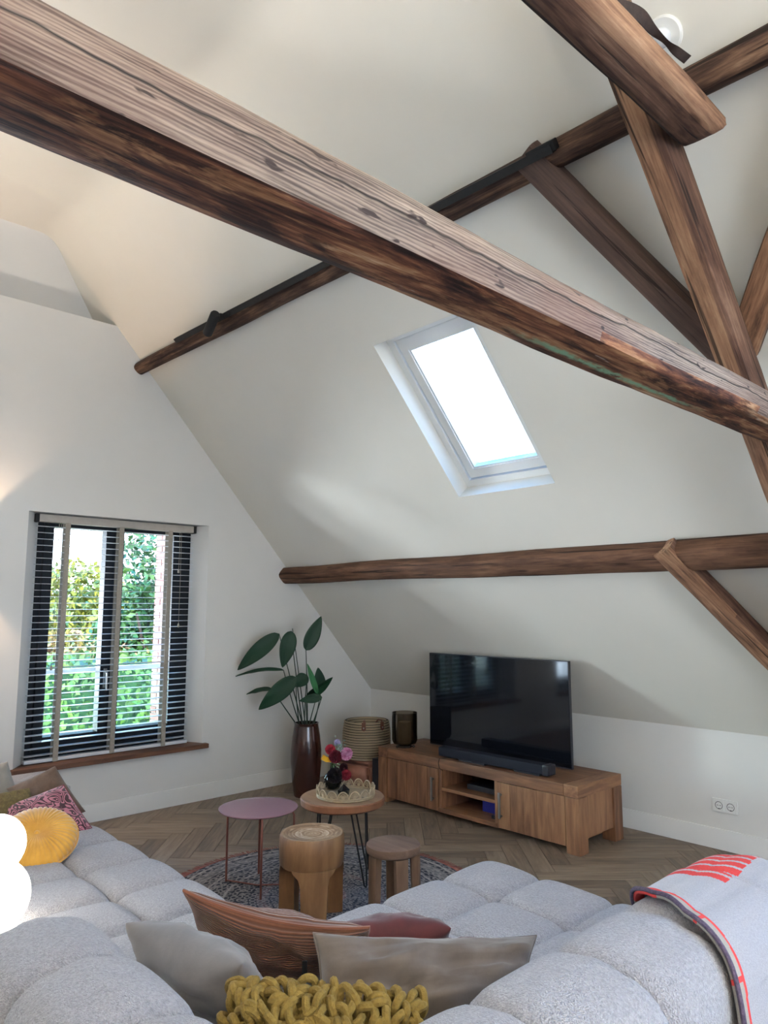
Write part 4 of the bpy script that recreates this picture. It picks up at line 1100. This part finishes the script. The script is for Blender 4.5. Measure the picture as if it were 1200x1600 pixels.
LV = [((478, 1016), (502, 963), 23, .0, .06, .2, (.015, .0), None, 0, .2), ((436, 990), (371, 1047), 25, .0, -.05, .25, (-.02, .01), None, .06, .15),
      ((455, 986), (441, 1043), 25, -.03, -.10, .25, (-.01, -.01), None, .05, -.2), ((443, 1047), (368, 1057), 9, .02, .03, .6, (-.03, .0), None, .05, 1.1),
      ((463, 1058), (404, 1109), 27, -.10, -.17, .25, (-.02, -.03), None, .06, .1), ((425, 1077), (385, 1085), 10, .05, .05, .5, (-.04, .02), None, .04, 1.0),
      ((480, 1055), (461, 1073), 21, -.06, -.09, .2, (.0, -.02), None, .03, .3), ((496, 1084), (480, 1037), 9, -.09, -.12, .3, (.03, -.03), LEAFL, .0, .3),
      ((501, 1079), (497, 1043), 18, .04, .03, .25, (.03, .01), None, .02, .2), ((478, 1090), (520, 1058), 18, -.02, -.02, .35, (.02, -.01), None, .02, .5),
      ((503, 1089), (468, 1095), 14, -.11, -.15, .3, (.035, -.02), None, .04, .3)]
for (b, t, wpx, db, dt, fold, (rx, ry), mt_, droop, spin) in LV:
    Bp = leaf(b, t, wpx, db, dt, fold, 0, mt_, droop, spin); stem(Bp, rx, ry)
stem(at_d(457, 982, D0), -.008, .012, r=.005)

# ------------------------------------------------------------------ rug
RC = V((2.17, -2.30, 0)); RR = .83
rg = thing('round_rug', 'round dark blue patterned rug with red fringe under the small tables', 'rug', (RC.x, RC.y, 0))
RUG = NT('persian_rug'); ob = RUG.sep(RUG.tc.outputs['Object'])
rad = RUG.node('ShaderNodeVectorMath', {0: RUG.tc.outputs['Object']}, operation='LENGTH').outputs['Value']
rn = RUG.math('DIVIDE', rad, RR)
ringc = RUG.ramp(rn, [(0, '#7d5a57'), (.16, '#2a2d3a'), (.34, '#5f4a4b'), (.40, '#1c1f2b'), (.60, '#8d8988'), (.615, '#20232f'), (.70, '#2a2d3a'), (.74, '#9a9491'), (.755, '#1b1d28'), (.82, '#6f6b6c'), (.90, '#1c1e28'), (.93, '#a39c96'), (.95, '#25262f'), (1, '#4b3b3c')], 'CONSTANT')
at_ = RUG.math('ARCTAN2', ob[1], ob[0])
pol = RUG.node('ShaderNodeCombineXYZ', {0: RUG.math('MULTIPLY', at_, 3.2), 1: RUG.math('MULTIPLY', rn, 8.0)}).outputs[0]
vo = RUG.node('ShaderNodeTexVoronoi', {'Vector': pol, 'Scale': 3.0, 'Randomness': .35}).outputs['Distance']
pat = RUG.ramp(RUG.math('ADD', vo, RUG.math('MULTIPLY', RUG.noise(RUG.mapping(), 45, 3, .7), .5)), [(.50, (0, 0, 0)), (.56, (1, 1, 1)), (.76, (1, 1, 1)), (.8, (0, 0, 0))])
wear = RUG.ramp(RUG.noise(RUG.mapping(), 30, 5, .75), [(.42, (0, 0, 0)), (.62, (1, 1, 1))])
b_ = RUG.mix(RUG.math('MULTIPLY', pat, .7), ringc, '#98918e'); b_ = RUG.mix(RUG.math('MULTIPLY', wear, .55), b_, '#232632')
RUG.set(base=b_, rough=.95); RUG.bump(RUG.noise(RUG.mapping(), 240, 2, .6), .5, .004); RUG = RUG.m
m = MB(); m.lathe([(RR*.02, 0.0005), (RR-.004, .0005), (RR, .004), (RR-.003, .009), (RR*.5, .0095), (.001, .0095)], 96); m.build('rug_pile', RUG, rg)
m = MB(); rl = random.Random(5)
for k in range(620):
    a = 2*PI*k/620; d = V((math.cos(a), math.sin(a), 0)); tn = V((-d.y, d.x, 0)); e = rl.uniform(.045, .062); j = rl.uniform(-.012, .012)
    p0, p1 = d*(RR-.004)+V((0, 0, .005)), d*(RR+e)+tn*j+V((0, 0, .003)); m.rings([[p0+tn*.0028, p0+V((0, 0, .003)), p0-tn*.0028], [p1+tn*.0018, p1+V((0, 0, .002)), p1-tn*.0018]])
tag(m.build('fringe', mat('red_fringe', '#7c4740', '#9a6259', 40, .95), rg, sharp=0), kind='stuff')
ZR = .0095

# ------------------------------------------------------------------ small tables and stools
PINK = mat('pink_lacquer', '#8c6871', None, rough=.2, spec=.35); PINKL = mat('pink_copper_metal', '#8c5a4f', '#7c4c44', 10, .35, metal=.5)
tb = thing('side_table', 'round pink glossy metal side table with thin legs', 'table', (1.83, -2.472, ZR))
ZT = .42-ZR
m = MB(); m.lathe([(.001, ZT-.012), (.205, ZT-.012), (.214, ZT-.006), (.214, ZT-.001), (.209, ZT), (.001, ZT)], 72); m.build('tabletop', PINK, tb)
for (x, y) in ((-.175, -.085), (-.150, .11), (.165, -.085), (.125, .15)):
    m = MB(); ix = V((x, y, 0)).normalized()
    m.tube([(x, y, 0), (x, y, ZT-.045), (x-ix.x*.012, y-ix.y*.012, ZT-.02), (x-ix.x*.045, y-ix.y*.045, ZT-.0125)], .0062, 10); m.build('leg', PINKL, tb)
m = MB(); m.tube([(-.175, -.085, .006), (.0, -.0, .006), (.125, .15, .006)], .004, 8); m.build('floor_bar', PINKL, tb)
SLICE = wood('slice_wood', [(.3, '#6d4f39'), (.5, '#8d6c51'), (.7, '#a3835f')], k=1.0, rough=.6, bump=.2, ring=5)
BARKE = mat('live_edge', '#6a4029', '#8a5a3a', 9, .7, .4, 30, .01, stretch=(1, 1, .5))
wt = thing('coffee_table', 'round wooden slab table on black hairpin legs holding the tray', 'table', (2.06, -2.065, ZR))
ZT = .45-ZR
m = MB(); m.lathe([(.001, ZT-.045), (.222, ZT-.045), (.234, ZT-.036), (.236, ZT-.006), (.231, ZT)], 80, wob=.02, cap1=False); m.mi = 1; m.lathe([(.231, ZT), (.12, ZT+.0005), (.001, ZT)], 80, wob=.02, cap0=False)
m.build('tabletop', [BARKE, SLICE], wt)
for a in (.02, .02+PI/2, .02+PI, .02+1.5*PI):
    d = V((math.cos(a), math.sin(a), 0)); tn = V((-d.y, d.x, 0)); f_ = d*.195; m = MB()
    t1, t2 = d*.13+tn*.055, d*.13-tn*.055
    m.tube([t1+V((0, 0, ZT-.046)), f_*.98+tn*.008+V((0, 0, .012)), f_+V((0, 0, .005)), f_*.98-tn*.008+V((0, 0, .012)), t2+V((0, 0, ZT-.046))], .005, 8)
    m.box(d*.13+V((0, 0, ZT-.0475)), (.06, .14, .004), R=rotz(a)); m.build('hairpin_leg', BLACKMETAL, wt)
# carved stool
STW = wood('carved_wood', [(.36, '#5c3e27'), (.5, '#795637'), (.64, '#8f6b48')], k=.8, rough=.5, bump=.1, axis=2, ring=6)
STT = NT('stool_top_rings'); rr = STT.node('ShaderNodeVectorMath', {0: STT.mapping((1, 1, 0))}, operation='LENGTH').outputs['Value']
f_ = STT.noise(STT.node('ShaderNodeCombineXYZ', {0: STT.math('MULTIPLY', rr, 40.), 1: STT.math('MULTIPLY', STT.noise(STT.mapping(), 9, 3, .5), 2.0)}).outputs[0], 2.2, 5, .6)
STT.set(base=STT.ramp(f_, [(.3, '#6d5138'), (.5, '#9a7c5c'), (.66, '#cbb9a2')]), rough=.6); STT = STT.m
cs = thing('stool', 'chunky carved light wood stool with three broad legs', 'stool', (2.335, -2.49, ZR))
ZT = .40-ZR; ac = math.atan2(CAM.y+2.49, CAM.x-2.335)
m = MB(); m.lathe([(.001, ZT-.15), (.11, ZT-.152), (.150, ZT-.146), (.158, ZT-.13), (.161, ZT-.06), (.159, ZT-.012), (.153, ZT)], 64, cap1=False); m.mi = 1
m.lathe([(.153, ZT), (.125, ZT-.001), (.118, ZT-.006), (.06, ZT-.008), (.001, ZT-.008)], 64, cap0=False); m.build('seat', [STW, STT], cs)
for k, da in enumerate((.08, 2.17, 4.27)):
    a = ac+da; hw = .44; rs = []
    for z, ext in ((0, 0), (.05, .0), (.18, 0), (.215, .06), (.235, .22), (ZT-.14, .3)):
        ring = []; w2 = hw*(1-.12*(1-z/.24) if z < .24 else 1)+ext
        for q in range(9): b = a-w2+2*w2*q/8; ring.append(V((.158*math.cos(b), .158*math.sin(b), z)))
        for q in range(8, -1, -1): b = a-w2*.8+2*w2*.8*q/8; ring.append(V((.085*math.cos(b), .085*math.sin(b), z)))
        rs.append(ring)
    m = MB(); m.rings(rs); m.build('leg', STW, cs)
# small rustic stool
GREYW = wood('grey_brown_wood', [(.3, '#4c3a2f'), (.5, '#6b5344'), (.7, '#816857')], k=1.0, rough=.75, bump=.3, ring=6)
GREYV = wood('grey_brown_leg', [(.3, '#4a382d'), (.5, '#6a5140'), (.7, '#7f6551')], k=1.0, rough=.75, bump=.3, axis=2, ring=6)
ss = thing('stool', 'small rustic grey-brown wooden stool with rough round seat', 'stool', (2.66, -2.245, ZR))
ZT = .37-ZR
m = MB(); m.lathe([(.001, ZT-.042), (.115, ZT-.045), (.127, ZT-.038), (.132, ZT-.02), (.129, ZT-.003), (.122, ZT), (.001, ZT)], 56, wob=.05); m.build('seat', GREYW, ss)
ac = math.atan2(CAM.y+2.245, CAM.x-2.66)
for da in (-.95, .35, 1.45, 3.2):
    a = ac+da; d = V((math.cos(a), math.sin(a), 0)); m = MB(); Rr = rotz(a); rs = []
    for t in (0, .5, 1):
        c = d*(.105+.008*(1-t)); z = (ZT-.043)*t; h = .027+.004*t
        rs.append([c+Rr @ V((x_*h*.75, y_*h, 0))+V((0, 0, z)) for x_, y_ in ((-1, -.7), (-.7, -1), (.7, -1), (1, -.7), (1, .7), (.7, 1), (-.7, 1), (-1, .7))])
    m.rings(rs); m.build('leg', GREYV, ss)

# ------------------------------------------------------------------ tray, vases, flowers
ZW = .4508
RATT = mat('rattan', '#8f7d62', '#a39176', 40, .6, .3, 90)
ty = thing('rattan_tray', 'round cream rattan tray with scalloped rim on the slab table', 'tray', (2.075, -2.055, ZW))
m = MB(); m.lathe([(.001, 0), (.152, 0), (.156, .004), (.152, .008), (.001, .008)], 56)
m.tube([(.158*math.cos(2*PI*k/64), .158*math.sin(2*PI*k/64), .006) for k in range(64)], .006, 8, closed=True); m.tube([(.162*math.cos(2*PI*k/64), .162*math.sin(2*PI*k/64), .017) for k in range(64)], .004, 8, closed=True)
m.build('tray_base', RATT, ty)
m = MB(); m.lathe([(.001, .0082), (.148, .0082), (.148, .0095), (.001, .0095)], 56); m.build('tray_floor', mat('woven_tray_floor', '#7d6c52', '#8d7b60', 70, .8, .3, 120), ty)
NS = 16; sm_ = MB(); hw = PI/NS*.93
def rim(a, z): return V((.163*math.cos(a), .163*math.sin(a), z))
arc = [rim(hw*math.cos(q*PI/12), .018+.040*math.sin(q*PI/12)) for q in range(13)]
sm_.tube(arc, .0036, 7)
for q in range(2, 11): sm_.tube([rim(0, .019), arc[q]], .0014, 5)
inn = [rim(hw*.72*math.cos(q*PI/10), .018+.029*math.sin(q*PI/10)) for q in range(11)]; sm_.tube(inn, .0016, 5)
SCM = sm_.mesh('scallop', RATT)
for k in range(NS): o = link('scallop', SCM, ty); o.rotation_euler = (0, 0, 2*PI*k/NS)
ZV = ZW+.0098
DV = (V((2.07, -2.06, .55))-CAM).dot(FW)
GV = thin_glass('dark_glass', (.45, .47, .46), .03, 1.0)
vp = on_z(520, 1232, ZV)
bv = thing('bud_vase', 'small round grey glass vase holding the flowers in the tray', 'vase', (vp.x, vp.y, ZV))
m = MB(); m.lathe([(.02, 0), (.04, .008), (.054, .04), (.05, .07), (.028, .095), (.016, .105), (.015, .135), (.019, .14), (.014, .138), (.012, .105), (.046, .065), (.048, .04), (.03, .01)], 40); m.build('vase_body', GV, bv)
VT = V((vp.x, vp.y, ZV+.13))
BLK = mat('black_glass', (.006, .006, .007), (.012, .012, .013), 30, .08)
kp = on_z(537, 1243, ZV)
m = MB(); m.lathe([(.001, 0), (.03, .005), (.034, .03), (.001, .062)], 6)
for f in m.bm.faces: f.smooth = False
tag(m.build('faceted_ornament', BLK, None, (kp.x, kp.y, ZV), sharp=5), 'small black faceted glass ornament in the rattan tray', 'ornament')
GST = mat('flower_stem', '#3f5a2c', '#56713a', 20, .6)
FG = 'cut flowers in the small vase on the tray'
def dahlia(px, py, rpx, dd, ca_, cb_, label, rings=7, tilt=(0, 0)):
    C = at_d(px, py, DV+dd); r = rpx*DV/FPX; t = thing('dahlia', label, 'flower', C, 0)
    mt_ = NT('petal'); mt_.set(base=mt_.ramp(mt_.noise(mt_.mapping(), 60, 2, .5), [(.35, ca_), (.65, cb_)]), rough=.6)
    f = (CAM-C).normalized(); f = (f+V((0, 0, .25))).normalized(); R_ = V((0, 0, 1)).rotation_difference(f).to_matrix(); m = MB(); gi = 0
    for k in range(rings):
        ph = PI*.06+(PI*.60)*k/(rings-1); cnt = max(4, int(6+13*math.sin(ph)))
        for q in range(cnt):
            a = 2*PI*(q+.5*(k % 2))/cnt; dr = V((math.sin(ph)*math.cos(a), math.sin(ph)*math.sin(a), math.cos(ph))); tn = V((-math.sin(a), math.cos(a), 0)); up_ = dr.cross(tn)
            w_ = r*.22; c0 = dr*r*.35; c1 = dr*r*(.95+.08*random.random())
            ps = [c0, c0.lerp(c1, .6)+tn*w_, c1, c0.lerp(c1, .6)-tn*w_]; cup = dr*r*.10+up_*r*.16
            a_, b_, c_, d_ = [m.bm.verts.new(R_ @ (p_ if i in (0, 2) else p_+cup)) for i, p_ in enumerate(ps)]
            m._f([a_, b_, c_], False); m._f([a_, c_, d_], False)
    m.sphere((0, 0, 0), r*.45, 6); m.build('bloom', mt_.m, t, sharp=0)
    m = MB(); e = VT+V((random.uniform(-.006, .006), random.uniform(-.006, .006), -.05))-C
    top = VT-C+V((0, 0, .005)); m.tube([e, top, top*.5+V((0, 0, .012)), -f*r*.4], .0022, 6); m.build('stem', GST, t)
dahlia(516, 1171, 8.5, .02, '#8b1e30', '#b13444', 'red dahlia at the upper left of the bouquet')
dahlia(524, 1182, 11, -.01, '#4a0c1c', '#6b1426', 'dark crimson dahlia in the middle of the bouquet')
dahlia(541, 1178, 10.5, .0, '#b7688e', '#dba6c2', 'pink dahlia on the right of the bouquet')
dahlia(523, 1212, 12.5, -.07, '#0a0407', '#16070c', 'near-black dahlia hanging in front of the small vase')
dahlia(541, 1211, 8.5, -.06, '#6b1222', '#8d2233', 'red dahlia hanging low beside the near-black one')
dahlia(537, 1199, 7, .0, '#2a0812', '#3d0e1a', 'small dark maroon dahlia under the pink one')
dahlia(527, 1160, 5.5, .02, '#8f87a6', '#b4aac6', 'small lavender flower on top of the bouquet', 5)
# yellow flower seen edge-on and grey-green sprig
C = at_d(511, 1187, DV); yf_ = thing('yellow_flower', 'bright yellow flower pointing left out of the bouquet', 'flower', C)
m = MB(); ax = (at_d(502, 1182, DV)-at_d(520, 1192, DV)).normalized(); sd = ax.cross(FW).normalized()
for k in range(11):
    b = (k-5)/5; d = (ax+sd*b*.45-FW*.2*math.cos(k*2.1)).normalized(); p0 = -ax*.03; p1 = d*.038; tn = d.cross(FW).normalized()*.008
    m.quad(p0, (p0+p1)/2+tn, p1, (p0+p1)/2-tn)
m.build('bloom', mat('yellow_petal', '#d19a12', '#e0b32a', 40, .6), yf_)
m = MB(); m.tube([-ax*.03, (VT-C)*.6+V((0, 0, .01)), VT-C-V((0, 0, .04))], .002, 6); m.build('stem', GST, yf_)
C = at_d(531, 1169, DV); sg = thing('foliage_sprig', 'grey-green leafy sprig between the red and pink dahlias', 'foliage', C)
m = MB(); rl = random.Random(2)
for k in range(34):
    c = V((rl.gauss(0, .012), rl.gauss(0, .012), rl.gauss(0, .018))); a = V((rl.gauss(0, 1), rl.gauss(0, 1), rl.gauss(.5, 1))).normalized(); b = a.cross(FW).normalized()
    m.quad(c, c+a*.008+b*.005, c+a*.018, c+a*.008-b*.005)
m.build('sprig_leaves', mat('sage_leaf', '#62786c', '#8c9f94', 30, .7), sg)
m = MB(); m.tube([(0, 0, 0), (VT-C)*.6, VT-C-V((0, 0, .04))], .002, 6); m.build('stem', GST, sg)

# ------------------------------------------------------------------ socket
so_ = thing('power_socket', 'white double power socket low on the wall right of the cabinet', 'socket', (3.322, -.001, .268))
m = MB(); m.b2((-.078, -.010, -.040), (.078, 0.0, .040), bev=.003); m.build('cover_frame', WHITEPLASTIC, so_)
for sx_ in (-.036, .036):
    RX = Matrix.Rotation(PI/2, 3, 'X')
    m = MB(); m.b2((sx_-.030, -.0125, -.030), (sx_+.030, -.0098, .030), bev=.001); ins = m.build('insert', WHITEPLASTIC, so_)
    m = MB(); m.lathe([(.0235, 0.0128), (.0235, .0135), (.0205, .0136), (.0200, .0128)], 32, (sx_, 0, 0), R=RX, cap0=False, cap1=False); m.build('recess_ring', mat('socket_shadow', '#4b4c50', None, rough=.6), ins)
    m = MB()
    for dx_ in (-.0095, 0, .0095): m.tube([(sx_+dx_, -.0122, 0), (sx_+dx_, -.0136, 0)], .0028 if dx_ else .0018, 10)
    m.b2((sx_-.004, -.0138, -.023), (sx_+.004, -.0122, -.017)); m.build('hole', mat('socket_hole', '#1c1d20', None, rough=.6), ins)
